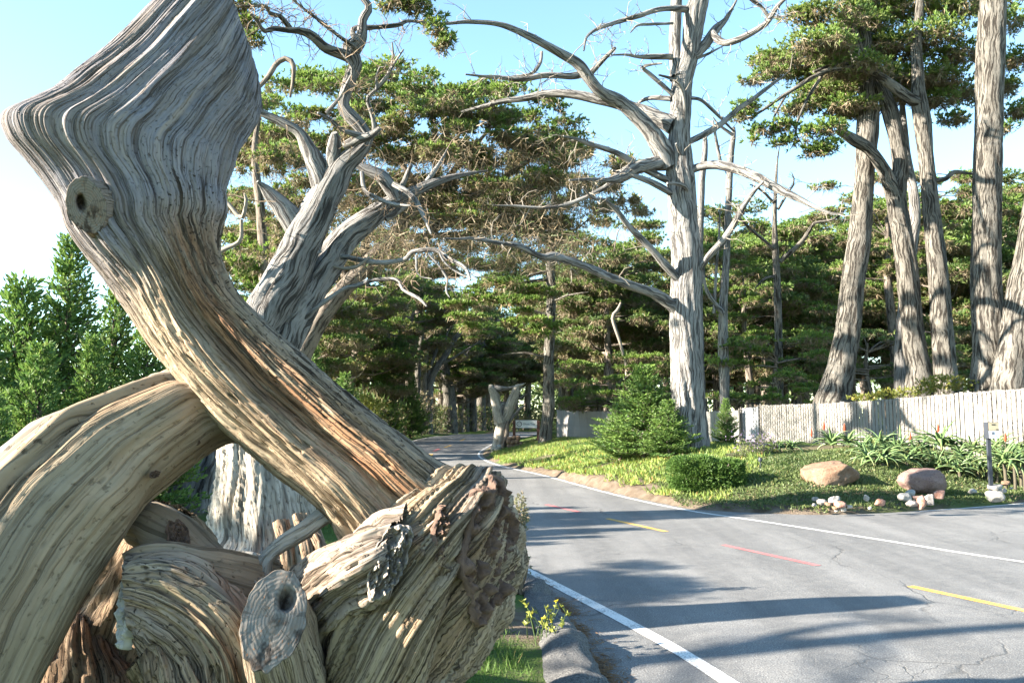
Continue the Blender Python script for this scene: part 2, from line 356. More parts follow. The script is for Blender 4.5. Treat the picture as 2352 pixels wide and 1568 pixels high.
# ---- asphalt
t = NT('worn_asphalt'); g = t.n('TexCoord').outputs['Object']
n1 = t.noise(g, .55, 5, .6); n2 = t.noise(g, 75, 3, .7); n3 = t.noise(g, 6, 5, .7); n4 = t.noise(g, 22, 4, .7)
rot = t.n('Mapping'); t.t.links.new(g, rot.inputs[0]); rot.inputs['Rotation'].default_value = (0, 0, .42); rot.inputs['Scale'].default_value = (1.3, .07, 1)
tyre = t.noise(rot.outputs[0], 1.0, 4, .6)
base = t.mix(t.ramp(n1, [(.3, 0.0), (.7, 1.0)]), (.130, .128, .125), (.225, .22, .21))
base = t.mix(t.ramp(tyre, [(.38, .75), (.58, 0.0)]), base, (.10, .099, .097))
base = t.mix(t.math('MULTIPLY', t.ramp(n3, [(.45, 0.0), (.75, 1.0)]), .4), base, (.28, .27, .25))
base = t.mix(t.ramp(n4, [(.35, .5), (.5, 0.0)]), base, (.10, .10, .10))
base = t.mix(t.ramp(n2, [(.36, .85), (.52, 0.0)]), base, (.055, .055, .055))
base = t.mix(t.ramp(n2, [(.58, 0.0), (.70, .8)]), base, (.48, .46, .43))
base = t.mix(t.ramp(t.noise(g, 1.4, 3, .5), [(.68, 0.0), (.75, .55)]), base, (.06, .06, .06))
cw = t.n('VectorMath', operation='MULTIPLY_ADD'); nz = t.n('TexNoise', i_Scale=1.6, i_Detail=5.0); t.t.links.new(g, nz.inputs['Vector']); t.t.links.new(nz.outputs[1], cw.inputs[0]); cw.inputs[1].default_value = (.7, .7, 0); t.t.links.new(g, cw.inputs[2])
vo = t.n('TexVoronoi', feature='DISTANCE_TO_EDGE', i_Scale=.42); t.t.links.new(cw.outputs[0], vo.inputs['Vector'])
ck = t.math('MULTIPLY', t.ramp(vo.outputs[0], [(.0015, .7), (.006, 0.0)]), t.ramp(t.noise(g, .35, 3), [(.50, 0.0), (.62, 1.0)]))
vo2 = t.n('TexVoronoi', feature='DISTANCE_TO_EDGE', i_Scale=2.2); t.t.links.new(cw.outputs[0], vo2.inputs['Vector'])
ck2 = t.math('MULTIPLY', t.ramp(vo2.outputs[0], [(.004, .6), (.014, 0.0)]), t.ramp(t.noise(g, .5, 3), [(.58, 0.0), (.66, 1.0)]))
ck = t.math('MAXIMUM', ck, ck2)
base = t.mix(ck, base, (.035, .033, .03))
h = t.math('SUBTRACT', n2, t.math('MULTIPLY', ck, 1.5))
M['asphalt'] = t.done(base, t.ramp(n3, [(.3, .62), (.7, .85)]), t.bump(h, .55, .012), .35)
def fillpoly(P, z):
    import bmesh
    bm = bmesh.new(); vs = [bm.verts.new((float(p[0]), float(p[1]), z)) for p in P]; f = bm.faces.new(vs)
    bmesh.ops.triangulate(bm, faces=[f], ngon_method='EAR_CLIP'); bm.verts.index_update()
    v = np.array([q.co[:] for q in bm.verts]); F = np.array([[q.index for q in fc.verts] for fc in bm.faces]); bm.free()
    n = np.cross(v[F[:, 1]]-v[F[:, 0]], v[F[:, 2]]-v[F[:, 0]])[:, 2]; F[n < 0] = F[n < 0][:, ::-1]
    return v, F
roadpoly = np.vstack([el, offset(LR, .22)[::-1]])
acc = Acc(); acc.add(*fillpoly(ASPH[::2], 0.0)); road = tag(acc.build('road', M['asphalt'], smooth=False), kind='structure')
# ---- painted lines
def paint_mat(name, c, wear=.42):
    t = NT(name); g = t.n('TexCoord').outputs['Object']; n = t.noise(g, 60, 4, .7); n2 = t.noise(g, 2.5, 4)
    f = t.ramp(t.math('ADD', t.math('MULTIPLY', n, .7), t.math('MULTIPLY', n2, .3)), [(wear-.06, 0.0), (wear+.04, 1.0)])
    return t.done(t.mix(f, (.17, .165, .16), c), .7, t.bump(n, .4, .008), .3)
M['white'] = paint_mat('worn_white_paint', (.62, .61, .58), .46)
M['yellow'] = paint_mat('worn_yellow_paint', (.60, .34, .05), .47)
M['red'] = paint_mat('worn_red_paint', (.44, .11, .11), .47)
def strip(L, w0, w1, z, name, mat, lab):
    a, b = offset(L, w0), offset(L, w1); n = len(L); acc = Acc()
    v = np.empty((2*n, 3)); v[0::2, :2] = a; v[1::2, :2] = b; v[:, 2] = z
    i = np.arange(n-1)*2; acc.add(v, np.stack([i, i+1, i+3, i+2], 1)); o = acc.build(name, mat, road, smooth=False, origin=np.zeros(3)); o['label'] = lab; return o
strip(LR[8:360], -.055, .055, .0045, 'edge_line', M['white'], 'white edge line along the far side of the road')
strip(LL[8:380], -.07, .07, .0045, 'edge_line', M['white'], 'white edge line along the near side of the road')
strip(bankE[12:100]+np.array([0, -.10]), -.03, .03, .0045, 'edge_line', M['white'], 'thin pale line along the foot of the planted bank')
def dash(pxs, w, mat, lab):
    q = onz(*np.array(pxs, float).T, .004)[:, :2]; L = np.stack([np.linspace(q[0, i], q[-1, i], 8) for i in (0, 1)], 1) if len(q) == 2 else smooth_line(q, 12)
    strip(L, -w/2, w/2, .0045, 'centre_dash', mat, lab)
dash([(2480, 1428), (2090, 1345)], .12, M['yellow'], 'nearest yellow centre dash')
dash([(1880, 1298), (1660, 1250)], .11, M['red'], 'nearest red centre dash')
dash([(1530, 1220), (1395, 1190)], .12, M['yellow'], 'second yellow centre dash')
dash([(1330, 1175), (1255, 1158)], .12, M['red'], 'second red centre dash')
for a, b, m_ in (((1035, 1022), (1022, 1027), 'yellow'), ((990, 1042), (988, 1048), 'yellow'), ((1008, 1030), (997, 1036), 'red'), ((1068, 1007), (1058, 1012), 'yellow')):
    dash([b, a], .22, M[m_], 'far centre dash on the bend')
# ---- rough asphalt berm along the near verge, with needle litter beside it
bl = np.array([[.55, 3.2], [.42, 5.2], [.40, 6.4], [.36, 7.6], [.16, 9.0], [-.1, 10.2], [-.85, 12.4]]); br = np.array([.27, .27, .25, .22, .17, .14, .13]); bh = np.array([.14, .15, .16, .16, .15, .12, .10])
P, s = crs(np.hstack([bl, np.zeros((7, 1)), br[:, None], bh[:, None]]), 150); nt = 26
th = np.linspace(-.12, math.pi+.12, nt); tt = nrm(np.gradient(P[:, :2], axis=0)); nn = np.stack([tt[:, 1], -tt[:, 0]], 1)
Vx = P[:, None, 0]+nn[:, None, 0]*P[:, 3][:, None]*np.cos(th); Vy = P[:, None, 1]+nn[:, None, 1]*P[:, 3][:, None]*np.cos(th)
prof = np.maximum(np.sin(th), -.2)**1 ; Vz = -.06+(P[:, 4][:, None]+.06)*np.sign(prof)*np.abs(prof)**.7
nz = fbm(Vx*2.5, Vy*2.5, Vz*2.5, 31, 4)*.16+fbm(Vx*14, Vy*14, Vz*14, 37, 2)*.035
Vx = Vx+nn[:, None, 0]*nz*.8; Vz = Vz+nz*.8*np.clip(prof+.2, 0, 1)
t = NT('rough_kerb_asphalt'); g = t.n('TexCoord').outputs['Object']; n2 = t.noise(g, 70, 4, .7); n1 = t.noise(g, 5, 4)
M['berm'] = t.done(t.mix(t.ramp(n2, [(.38, 0.0), (.62, 1.0)]), (.07, .07, .07), t.mix(n1, (.17, .168, .165), (.24, .23, .215))), .9, t.bump(n2, 1.0, .03), .2)
acc = Acc(); acc.add(np.stack([Vx, Vy, Vz], -1), gridf(150, nt)); tag(acc.build('kerb', M['berm']), kind='structure')
acc = Acc(); N = 5200
u = rng.random(N)*149; i = u.astype(int); base_ = P[i, :2]+nn[i]*(P[i, 3]+np.abs(rng.normal(0, .09, N))-.03)[:, None]; keep = rng.random(N) < .25+.75*(vn(base_[:, 0]*2.2, base_[:, 1]*2.2, 0, 77) > -.15)
base_ = base_[keep]; N = len(base_); an = rng.random(N)*6.28; l = rng.uniform(.02, .05, N); w = .003
d = np.stack([np.cos(an), np.sin(an)], 1); p_ = np.stack([-d[:, 1], d[:, 0]], 1); z = .006+rng.random(N)*.012
v = np.stack([np.c_[base_-d*l[:, None]-p_*w, z], np.c_[base_+d*l[:, None]-p_*w, z+rng.random(N)*.008], np.c_[base_+d*l[:, None]+p_*w, z+.004], np.c_[base_-d*l[:, None]+p_*w, z]], 1)
M['litter'] = plain('fallen_needles', (.17, .095, .045), .95, .5, 30)
acc.add(v, np.arange(4*N).reshape(-1, 4)); tag(acc.build('needle_litter', M['litter'], smooth=False), 'brown fallen needles gathered along the rough kerb', 'needles', kind='stuff')
# ================================================================ THE FOREGROUND GHOST TREE (weathered driftwood-like cypress)
def grooves(amp, k, tw=0.0, ks=.9, seed=0, lump=.0, lk=1.2, flake=0.0):
    """grain: narrow cracks along the limb, fibre ridges, stepped flakes where layers have come away, large lumps"""
    def f(TH, S, L, rad):
        a = TH+tw*S+.012*vn(S*1.3, TH*.8, 0, seed+40)+.010*vn(S*7, TH*9, 0, seed+41); kk = k*2.3
        n1 = vn(np.cos(a)*kk, np.sin(a)*kk, S*ks, seed); n2 = vn(np.cos(a)*kk*2.1, np.sin(a)*kk*2.1, S*ks*1.5, seed+1); n3 = vn(np.cos(a)*kk*3, np.sin(a)*kk*3, S*ks*2.2, seed+2)
        r = -np.exp(-(n1/.12)**2)*.7-.6*np.exp(-(n2/.16)**2)+.45*n3+.35*n1
        d = amp*.8*(r+.3)+lump*(fbm(np.cos(TH)*lk, np.sin(TH)*lk, S*lk*1.3, seed+5, 3))
        if flake:
            q = fbm(np.cos(a)*kk*.45, np.sin(a)*kk*.45, S*ks*2.4, seed+60, 3)*3.2+.5*vn(np.cos(a)*kk*1.6, np.sin(a)*kk*1.6, S*9, seed+61)
            fr_ = q-np.floor(q); d = d+flake*(np.floor(q)+sm(.0, .18, fr_))*.5
            pit = vn(np.cos(a)*kk*1.3, np.sin(a)*kk*1.3, S*7, seed+70); d = d-flake*.9*sm(.62, .75, pit)
        return d
    return f
gt_loc = (-.9, 4.7, hz(-.9, 4.7))
ghost = empty('ghost_tree', gt_loc, 'giant twisted weathered dead tree filling the left foreground', 'dead tree')
# --- great leaning limb with the wide flat head
fY = lambda x: 4.19+.62*np.clip(x, -20, 620)/597.
A = [(470,-135,598,200),(425,-75,600,226),(345,10,598,252),(262,95,588,280),(180,160,572,308),(128,203,558,333),(70,232,546,362),(10,264,538,390),(14,312,528,415),(58,365,520,440),(100,415,520,465),(138,470,516,495),(160,527,505,520),(205,588,500,548),(250,642,502,592),(295,702,520,645),(355,787,557,695),(420,872,640,772),(520,987,760,870),(640,1087,870,962),(735,1168,985,1045),(800,1250,1090,1105),(880,1320,1180,1200)]
tA = [.13,.17,.21,.24,.26,.28,.29,.30,.30,.30,.30,.30,.29,.28,.28,.28,.28,.28,.29,.30,.32,.33,.30]; lowY = [None]*13+[(4.39,4.70),(4.41,4.68),(4.42,4.66),(4.43,4.63),(4.43,4.61),(4.42,4.59),(4.42,4.57),(4.42,4.56),(4.45,4.58),(4.5,4.6)]
A = [(*p, *(q if q else (fY(p[0]), fY(p[2]))), t_) for p, t_, q in zip(A, tA, lowY)]
gA0 = grooves(.017, 7.5, .0, .35, 3, .045); gA1 = grooves(.020, 7.5, .0, .5, 4, .045, flake=.022)
def gA(TH, S, L, rad):
    w = sm(.30, .46, S/L); return gA0(TH, S, L, rad)*(1-w)+gA1(TH, S, L, rad)*w
def dispA(TH, S, L, rad):
    d = gA(TH, S, L, rad); u = S/L; c = np.cos(TH); fr = sm(-.1, .4, np.sin(TH))
    low = sm(.42, .6, u)
    ctr = -.30-.15*(1-u)
    d = d-fr*low*.085*np.exp(-((c-ctr-.28)/.20)**2)+fr*low*.05*np.exp(-((c-ctr+.12)/.16)**2)       # channel beside the rope-like ridge
    rope = np.sin(c*34+S*5+vn(S*2, c*2, 0, 8)*2.5); d = d+fr*low*np.clip((ctr+.05-c)*4, 0, 1)*.016*rope
    d = d+.007*(1-low)*np.sin(c*34+vn(c*5, S*.6, 0, 4)*1.8)*fr                     # flutes on the head
    d = d+.035*fbm(TH*6, S*9, 0, 15, 3)*(1-sm(.0, .03, u))
    d = d+fr*.05*np.exp(-((u-.40)/.05)**2-((c+.72)/.22)**2)                          # swelling above the knot
    return d
def tintA(TH, U):
    c = np.cos(TH); fr = sm(-.3, .2, np.sin(TH)); ctr = .12+.50*(1-sm(.32, .62, U))
    org = np.exp(-((c-ctr)/.46)**2)*sm(.33, .46, U)*(1-sm(.86, .98, U))*fr*1.15
    gry = (1-sm(.34, .50, U+.06*c))*.95+.25*sm(.5, .9, c)
    pit = .35+.65*sm(.2, .35, U)*sm(-.2, .4, c)
    return np.stack([np.clip(org, 0, 1), np.clip(gry, 0, 1), np.clip(pit, 0, 1)], -1)
V, F, uv, c = loft(A, 350, 420, dispA, tintA); acc = Acc(); acc.add(V, F, uv, c)
capc = V[0].mean(0); kq = np.linspace(1, 0, 14)[:, None, None]; CV = capc+(V[0][None]-capc)*kq; CV = CV+nrm(V[0]-V[6]).mean(0)*(.10*fbm(CV[..., 0]*5, CV[..., 1]*5, CV[..., 2]*5, 91, 4)*(1-kq[..., 0]**6))[..., None]; acc.add(CV, gridf(14, 420), np.stack([CV[..., 0], CV[..., 2]], -1), np.tile([.2, .6, .8], (14*420, 1))); oA = acc.build('leaning_limb', M['drift'], ghost); oA['label'] = 'leaning limb with a wide grooved grey head and orange heartwood'
# --- arched limb, lower left
B = [(640,870,690,1040,4.75,4.75,.22),(540,850,605,1020,4.72,4.7,.26),(440,862,545,1004,4.66,4.62,.28),(360,885,492,1022,4.58,4.55,.29),(290,905,445,1062,4.48,4.45,.30),(200,940,400,1100,4.36,4.36,.30),(110,975,352,1145,4.22,4.28,.31),(30,1030,318,1190,4.08,4.2,.31),(-60,1115,285,1238,3.95,4.1,.31),(-130,1215,240,1300,3.82,4.0,.31),(-185,1320,195,1362,3.7,3.9,.31),(-235,1440,150,1440,3.6,3.8,.31),(-270,1570,90,1555,3.5,3.7,.31),(-300,1700,35,1680,3.45,3.6,.31),(-320,1850,0,1800,3.4,3.5,.31)]
gB = grooves(.010, 4.5, .0, .35, 13, .05, flake=.006)
def dispB(TH, S, L, rad):
    c = np.cos(TH); fr = sm(0, .4, np.sin(TH)); u = S/L; d = gB(TH, S, L, rad)
    x = -.50-.1*np.sin(S*3); d = d-fr*.045*np.exp(-((c-x)/.05)**2)*sm(.12, .3, u)+fr*.035*np.exp(-((c-x+.14)/.09)**2)
    d = d-fr*.018*np.exp(-((c-x-.16-.05*np.sin(S*4))/.03)**2)*sm(.3, .5, u)
    d = d-fr*.03*np.exp(-((c-.45)/.12)**2-((S-1.15)/.18)**2)
    d = d+sm(.75, 1, -c)*.03*fbm(S*5, TH*2, 0, 6, 3)
    return d
def tintB(TH, U):
    c = np.cos(TH); return np.stack([.35*np.exp(-((c+.4)/.2)**2)+.2*np.exp(-((c-.5)/.2)**2), .75*sm(.62, .95, -c)+.45*(1-sm(.1, .35, U)), .4+.6*np.exp(-((c+.5)/.25)**2)], -1)
V, F, uv, c = loft(B, 220, 170, dispB, tintB); acc = Acc(); acc.add(V, F, uv, c); acc.build('arched_limb', M['drift_fine'], ghost)['label'] = 'smooth tan arched limb curving down to the left'
# splinter on top of the arch
V, F, uv, c = loft([(288,903,296,908,4.45,4.45,.01),(330,880,345,900,4.5,4.5,.05),(380,850,400,885,4.55,4.55,.07),(430,835,455,880,4.62,4.62,.08),(490,850,510,890,4.7,4.7,.08)], 60, 40, grooves(.02, 3, 0, 3, 51)); acc = Acc(); acc.add(V, F, uv); acc.build('splinter', M['drift'], ghost)
# --- base burl on the right
C_ = [(560,1900,1010,1900,4.75,4.6,.60),(640,1740,1030,1720,4.6,4.55,.62),(700,1600,1045,1560,4.5,4.5,.62),(712,1480,1105,1470,4.45,4.45,.60),(715,1395,1162,1400,4.4,4.42,.55),(770,1300,1182,1290,4.4,4.45,.48),(870,1205,1178,1190,4.45,4.5,.40),(960,1140,1165,1135,4.5,4.55,.32),(1030,1100,1135,1108,4.55,4.58,.2),(1075,1092,1115,1096,4.57,4.58,.05)]
gC = grooves(.032, 5.0, 1.1, .7, 23, .12, flake=.045)
def dispC(TH, S, L, rad):
    c = np.cos(TH); fr = sm(0, .4, np.sin(TH)); d = gC(TH, S, L, rad)
    d = d-fr*.10*np.exp(-((c+.80)/.12)**2)*sm(.3, .5, S/L)*(1-sm(.62, .75, S/L))
    d = d-fr*.07*np.exp(-((c-.52-.1*np.sin(S*3))/.07)**2)*sm(.5, .62, S/L)
    d = d+sm(.7, .95, c)*.06*fbm(S*8, TH*5, 0, 66, 3)
    return d
def tintC(TH, U):
    c = np.cos(TH); return np.stack([.55*np.exp(-((c-.55)/.22)**2)*sm(.3, .5, U)+.35*np.exp(-((c-.1)/.1)**2), .35*sm(.5, .9, -c)+.5*np.exp(-((c-.25)/.15)**2)*sm(.75, .9, U), .55+.3*c], -1)
V, F, uv, c = loft(C_, 230, 270, dispC, tintC, tw=1.1); acc = Acc(); acc.add(V, F, uv, c); acc.build('base_burl', M['drift'], ghost)['label'] = 'ribbed swollen base at the foot of the leaning limb'
# rough broken faces: rotated discs with deep lumpy relief
def broken_face(cx, cy, rx, ry, Y, tilt, facing, rough, name, mat, parent, seed=1, n=70, depth=.08, out=0.0):
    """facing = (dx,dz) how far the face turns right / up, in radians from the camera direction"""
    c0 = at(cx, cy, Y); fwd = nrm(np.array([0, 0, CAMH])-c0)
    sx, sy = rx/FPX*Y, ry/FPX*Y
    e1 = nrm(np.cross(np.array([0, 0, 1.]), fwd)); e2 = np.cross(fwd, e1)
    nrm_ = nrm(fwd*math.cos(facing[0])*math.cos(facing[1])+e1*math.sin(facing[0])+e2*math.sin(facing[1]))
    a1 = e1*math.cos(tilt)+e2*math.sin(tilt); a2 = -e1*math.sin(tilt)+e2*math.cos(tilt)
    # in-plane axes that project to the wanted outline
    p1 = a1-fwd*np.dot(a1, nrm_)/np.dot(fwd, nrm_); p2 = a2-fwd*np.dot(a2, nrm_)/np.dot(fwd, nrm_)
    r = np.linspace(0, 1, n//2); th = np.linspace(0, 2*math.pi, n+1); RR, TT = np.meshgrid(r, th, indexing='ij')
    edge = 1+.45*fbm(np.cos(TT)*1.5, np.sin(TT)*1.5, 0, seed, 4)
    px_, py_ = RR*np.cos(TT)*edge, RR*np.sin(TT)*edge
    q = fbm(px_*3.5, py_*3.5, 0, seed+3, 4)
    lumps = (np.abs(q)*2-.3)*depth*rough*(1-sm(.85, 1, RR))-.55*depth*sm(0, .2, 1-RR)*rough*.5+vn(px_*14, py_*14, 0, seed+9)*depth*.25*rough
    V = c0+p1*(px_*sx)[..., None]+p2*(py_*sy)[..., None]+nrm_*(lumps+out)[..., None]
    V[-1] -= nrm_*.05
    acc = Acc(); acc.add(V, gridf(len(r), n+1), np.stack([px_*sx, py_*sy], -1)); 
    return acc.build(name, mat, parent), (c0, p1*sx, p2*sy, nrm_)
for kx, ky, kr in ((357, 1088, 9), (232, 1012, 11), (452, 1016, 6)): broken_face(kx, ky, kr*1.3, kr, {357: 4.08, 232: 4.16, 452: 4.36}[kx], .4, (0, 0), .5, 'knot', M['broken'], bpy.data.objects['arched_limb'], kx, 40, .03)
broken_face(1130, 1262, 58, 148, 4.10, -.07, (.75, .05), 1.0, 'broken_face', M['broken'], ghost, 5, 90, .10)
# broken limb stub left of it (with rotten face) and the split block behind
S1 = [(690,1420,800,1560,4.35,4.25,.20),(690,1345,790,1470,4.30,4.15,.21),(735,1290,830,1410,4.22,4.05,.21),(800,1235,878,1388,4.12,3.98,.20),(870,1200,905,1370,4.05,3.95,.17),(930,1182,915,1345,4.02,3.94,.12)]
V, F, uv, c = loft(S1, 130, 120, grooves(.022, 4, .3, 1.2, 33, .09, 2.0, flake=.035), lambda TH, U: np.stack([.1+0*U, .2+.3*U, .6+0*U], -1)); acc = Acc(); acc.add(V, F, uv, c); st1 = acc.build('limb_stub', M['drift'], ghost)
broken_face(893, 1283, 40, 88, 3.86, -.30, (.18, -.05), 1.0, 'broken_face', M['broken_pale'], st1, 11, 90, .09)
S2 = [(760,1480,900,1500,4.35,4.25,.2),(850,1330,960,1385,4.3,4.1,.18),(930,1215,1010,1325,4.22,4.02,.16),(965,1175,1030,1300,4.18,3.98,.14),(990,1152,1022,1290,4.15,3.98,.08)]
V, F, uv, c = loft(S2, 110, 100, grooves(.024, 4, 0, .8, 43, .06, flake=.04), lambda TH, U: np.stack([.6*U, .1+0*U, .7+0*U], -1)); acc = Acc(); acc.add(V, F, uv, c); st2 = acc.build('split_block', M['drift'], ghost)
broken_face(1016, 1222, 15, 62, 3.96, -.10, (.55, 0), .9, 'broken_face', M['broken'], st2, 17, 60, .06)
# --- sawn log facing the camera
def sawn(name, cx, cy, rx, ry, Y, tilt, facing, parent, seed, hole=None):
    c0 = at(cx, cy, Y); fwd = nrm(np.array([0, 0, CAMH])-c0); sx, sy = rx/FPX*Y, ry/FPX*Y
    e1 = nrm(np.cross(np.array([0, 0, 1.]), fwd)); e2 = np.cross(fwd, e1)
    nr = nrm(fwd+e1*math.tan(facing[0])+e2*math.tan(facing[1]))
    a1 = e1*math.cos(tilt)+e2*math.sin(tilt); a2 = -e1*math.sin(tilt)+e2*math.cos(tilt)
    p1 = a1-fwd*np.dot(a1, nr)/np.dot(fwd, nr); p2 = a2-fwd*np.dot(a2, nr)/np.dot(fwd, nr)
    nr_, nth = 70, 160; r = np.linspace(0, 1, nr_); th = np.linspace(0, 2*math.pi, nth+1); RR, TT = np.meshgrid(r, th, indexing='ij')
    edge = 1+.10*fbm(np.cos(TT)*1.3, np.sin(TT)*1.3, 0, seed, 3)+.03*vn(np.cos(TT)*5, np.sin(TT)*5, 0, seed+2)
    x, y = RR*np.cos(TT)*edge, RR*np.sin(TT)*edge; d = .006*fbm(x*2, y*2, 0, seed+4, 3)
    ang = np.arctan2(y-.1, x-.05); crk = np.abs(vn(np.cos(ang)*5, np.sin(ang)*5, 0, seed+6)); d = d-.0025*np.exp(-(crk/.035)**2)*sm(.3, .6, RR)*(vn(np.cos(ang)*2, np.sin(ang)*2, 0, seed+7) > -.1)
    hm = np.exp(-(((x-hole[0])/hole[2])**2+((y-hole[1])/hole[3])**2)**2) if hole else 0*x; hm = np.clip(hm*1.1+.9*sm(.12, .4, fbm(x*3.2, y*3.2, 0, seed+8, 4))*sm(-.3, .3, -y), 0, 1)  # dark rot; the hollow's darkness is painted into the tint too
    if hole: d = d-.05*np.exp(-(((x-hole[0])/hole[2])**2+((y-hole[1])/hole[3])**2)**2)*(1+.4*vn(x*7, y*7, 0, seed))
    V = c0+p1*(x*sx)[..., None]+p2*(y*sy)[..., None]+nr*d[..., None]
    V[-1] -= nr*.012
    acc = Acc(); acc.add(V, gridf(nr_, nth+1), np.stack([x, y], -1), np.stack([RR, hm, 0*RR], -1).reshape(-1, 3)); return acc.build(name, M['sawn'], parent), (c0, p1*sx, p2*sy, nr)
t = NT('sawn_end_grain'); uv = t.n('UVMap').outputs[0]; ln = t.n('VectorMath', operation='LENGTH'); t.t.links.new(uv, ln.inputs[0])
n1 = t.noise(uv, 3, 4); ring = t.math('SINE', t.math('MULTIPLY', t.math('ADD', ln.outputs['Value'], t.math('MULTIPLY', n1, .22)), 60.0))
sx_ = t.n('SeparateXYZ'); t.t.links.new(uv, sx_.inputs[0]); an = t.math('ARCTAN2', sx_.outputs[1], sx_.outputs[0])
cmb = t.n('CombineXYZ'); t.put(cmb.inputs[0], t.math('MULTIPLY', an, 5.0)); t.put(cmb.inputs[1], t.math('MULTIPLY', ln.outputs['Value'], 1.6))
rad_ = t.noise(cmb.outputs[0], 1.0, 4, .6, .3); crk = t.ramp(rad_, [(.40, 1.0), (.44, 0.0)])
base = t.mix(t.math('MULTIPLY_ADD', ring, .5, .5), (.13, .118, .105), (.19, .172, .152)); base = t.mix(t.ramp(t.noise(uv, 2.2, 5, .7), [(.4, 0.0), (.7, .8)]), base, (.16, .12, .09))
base = t.mix(t.math('MULTIPLY', crk, .4), base, (.03, .025, .02)); base = t.mix(t.ramp(t.noise(uv, 9, 4), [(.62, 0.0), (.7, .8)]), base, (.28, .11, .04))
base = t.mix(t.math('MULTIPLY', t.attr()[1][1], t.ramp(t.noise(uv, 7, 5, .7), [(.3, .5), (.55, .95)])), base, (.022, .014, .010))
M['sawn'] = t.done(base, .9, t.bump(t.math('SUBTRACT', t.math('MULTIPLY', ring, .3), crk), .4, .003), .15)
# log body
D = [(700,1700,760,1400,4.6,4.6,.30),(560,1680,735,1340,4.25,4.3,.26),(548,1640,722,1330,4.0,4.05,.25),(545,1600,712,1325,3.8,3.85,.24),(560,1585,700,1330,3.70,3.72,.20)]
def logbody(c0, a, b, n, back, length, seed, name, mat, parent, tint):
    nt, ns = 140, 60; th = np.linspace(0, 2*math.pi, nt); s = np.linspace(0, 1, ns); S, TT = np.meshgrid(s, th, indexing='ij')
    edge = 1+.10*fbm(np.cos(TT)*1.3, np.sin(TT)*1.3, 0, seed, 3)+.03*vn(np.cos(TT)*5, np.sin(TT)*5, 0, seed+2)
    grow = 1+.45*S**1.3; k = edge*grow*(1+.10*(-np.abs(vn(np.cos(TT)*5, np.sin(TT)*5, S*2, seed+20))+.3)*sm(0, .08, S)+.28*fbm(np.cos(TT)*2, np.sin(TT)*2, S*3, seed+30, 4)*sm(0, .25, S))
    V = c0+back[None, None]*(S*length)[..., None]+a*(np.cos(TT)*k)[..., None]+b*(np.sin(TT)*k)[..., None]
    acc = Acc(); acc.add(V, gridf(ns, nt), np.stack([TT*.25, S*length], -1), np.tile(np.array(tint, float), (ns*nt, 1))); return acc.build(name, mat, parent)
o_s, (c0, a, b, n) = sawn('sawn_face', 630, 1420, 70, 108, 3.70, -.24, (.10, .30), ghost, 3, (.22, .42, .26, .22))
lg = logbody(c0-n*.005, a, b, n, nrm(np.array([.06, .62, -.95])), 1.0, 3, 'sawn_log', M['drift'], ghost, (.1, .2, .6)); lg['label'] = 'thick limb sawn off towards the viewer'
o_s.parent = lg
# small rim of bark flaring left of the saw cut
# --- knot sawn on the head of the leaning limb
o_k, (c0, a, b, n) = sawn('knot_face', 199, 473, 42, 64, 4.10, .18, (.10, -.15), oA, 9, (-.25, .1, .22, .3))
logbody(c0-n*.004, a, b, n, nrm(np.array([.05, 1, .05])), .35, 9, 'knot', M['drift'], oA, (.1, .5, .4))
# --- broken thick stub pointing left with a bright jagged end
E = [(640,1720,430,1800,4.15,3.95,.34),(605,1570,418,1670,4.12,3.9,.33),(568,1450,403,1592,4.1,3.88,.32),(528,1370,385,1548,4.08,3.86,.30),(472,1312,360,1513,4.06,3.85,.27),(402,1290,335,1488,4.05,3.84,.24),(342,1291,314,1466,4.04,3.84,.20),(294,1300,302,1452,4.03,3.84,.16)]
def dispE(TH, S, L, rad):
    d = grooves(.020, 4.5, .0, .9, 63, .09, 1.8, flake=.045)(TH, S, L, rad); c = np.cos(TH); fr = sm(0, .3, np.sin(TH))
    d = d-fr*.05*np.exp(-((c+.1-.3*(S/L-.6))/.06)**2)*sm(.05, .2, S/L)
    return d+sm(.93, 1, S/L)*.06*fbm(np.cos(TH)*5, np.sin(TH)*5, 0, 88, 3)
V, F, uv, c = loft(E, 180, 210, dispE, lambda TH, U: np.stack([.25+0*U, .15+.2*np.sin(TH*3), .9+0*U], -1)); acc = Acc(); acc.add(V, F, uv, c); stE = acc.build('broken_stub', M['drift'], ghost); stE['label'] = 'thick broken stub pointing left with a bright jagged end'
broken_face(302, 1380, 17, 82, 3.88, -.05, (-.95, .1), .9, 'broken_face', M['bleach'], stE, 21, 80, .04, .03)
E3 = [(600,1770,380,1850,4.0,3.85,.25),(530,1640,375,1720,3.95,3.82,.24),(485,1545,366,1640,3.93,3.8,.22),(432,1500,352,1585,3.92,3.79,.19),(385,1478,336,1540,3.91,3.78,.14),(345,1466,322,1505,3.9,3.78,.09)]
V, F, uv, c = loft(E3, 120, 150, grooves(.020, 4, .0, 1.0, 67, .09, 1.8, flake=.045), lambda TH, U: np.stack([.4+0*U, .1+0*U, .9+0*U], -1)); acc = Acc(); acc.add(V, F, uv, c); acc.build('lower_slab', M['drift'], ghost)
E2 = [(620,1290,620,1420,4.5,4.4,.12),(540,1275,550,1400,4.35,4.2,.13),(460,1262,470,1370,4.22,4.1,.13),(390,1256,400,1330,4.15,4.05,.10),(330,1262,340,1312,4.1,4.02,.07),(284,1280,290,1306,4.08,4.02,.03)]
V, F, uv, c = loft(E2, 110, 90, grooves(.012, 3, .2, 1, 73, .05), lambda TH, U: np.stack([.2+0*U, .1+0*U, .5+0*U], -1)); acc = Acc(); acc.add(V, F, uv, c); acc.build('scooped_shard', M['drift_fine'], ghost)
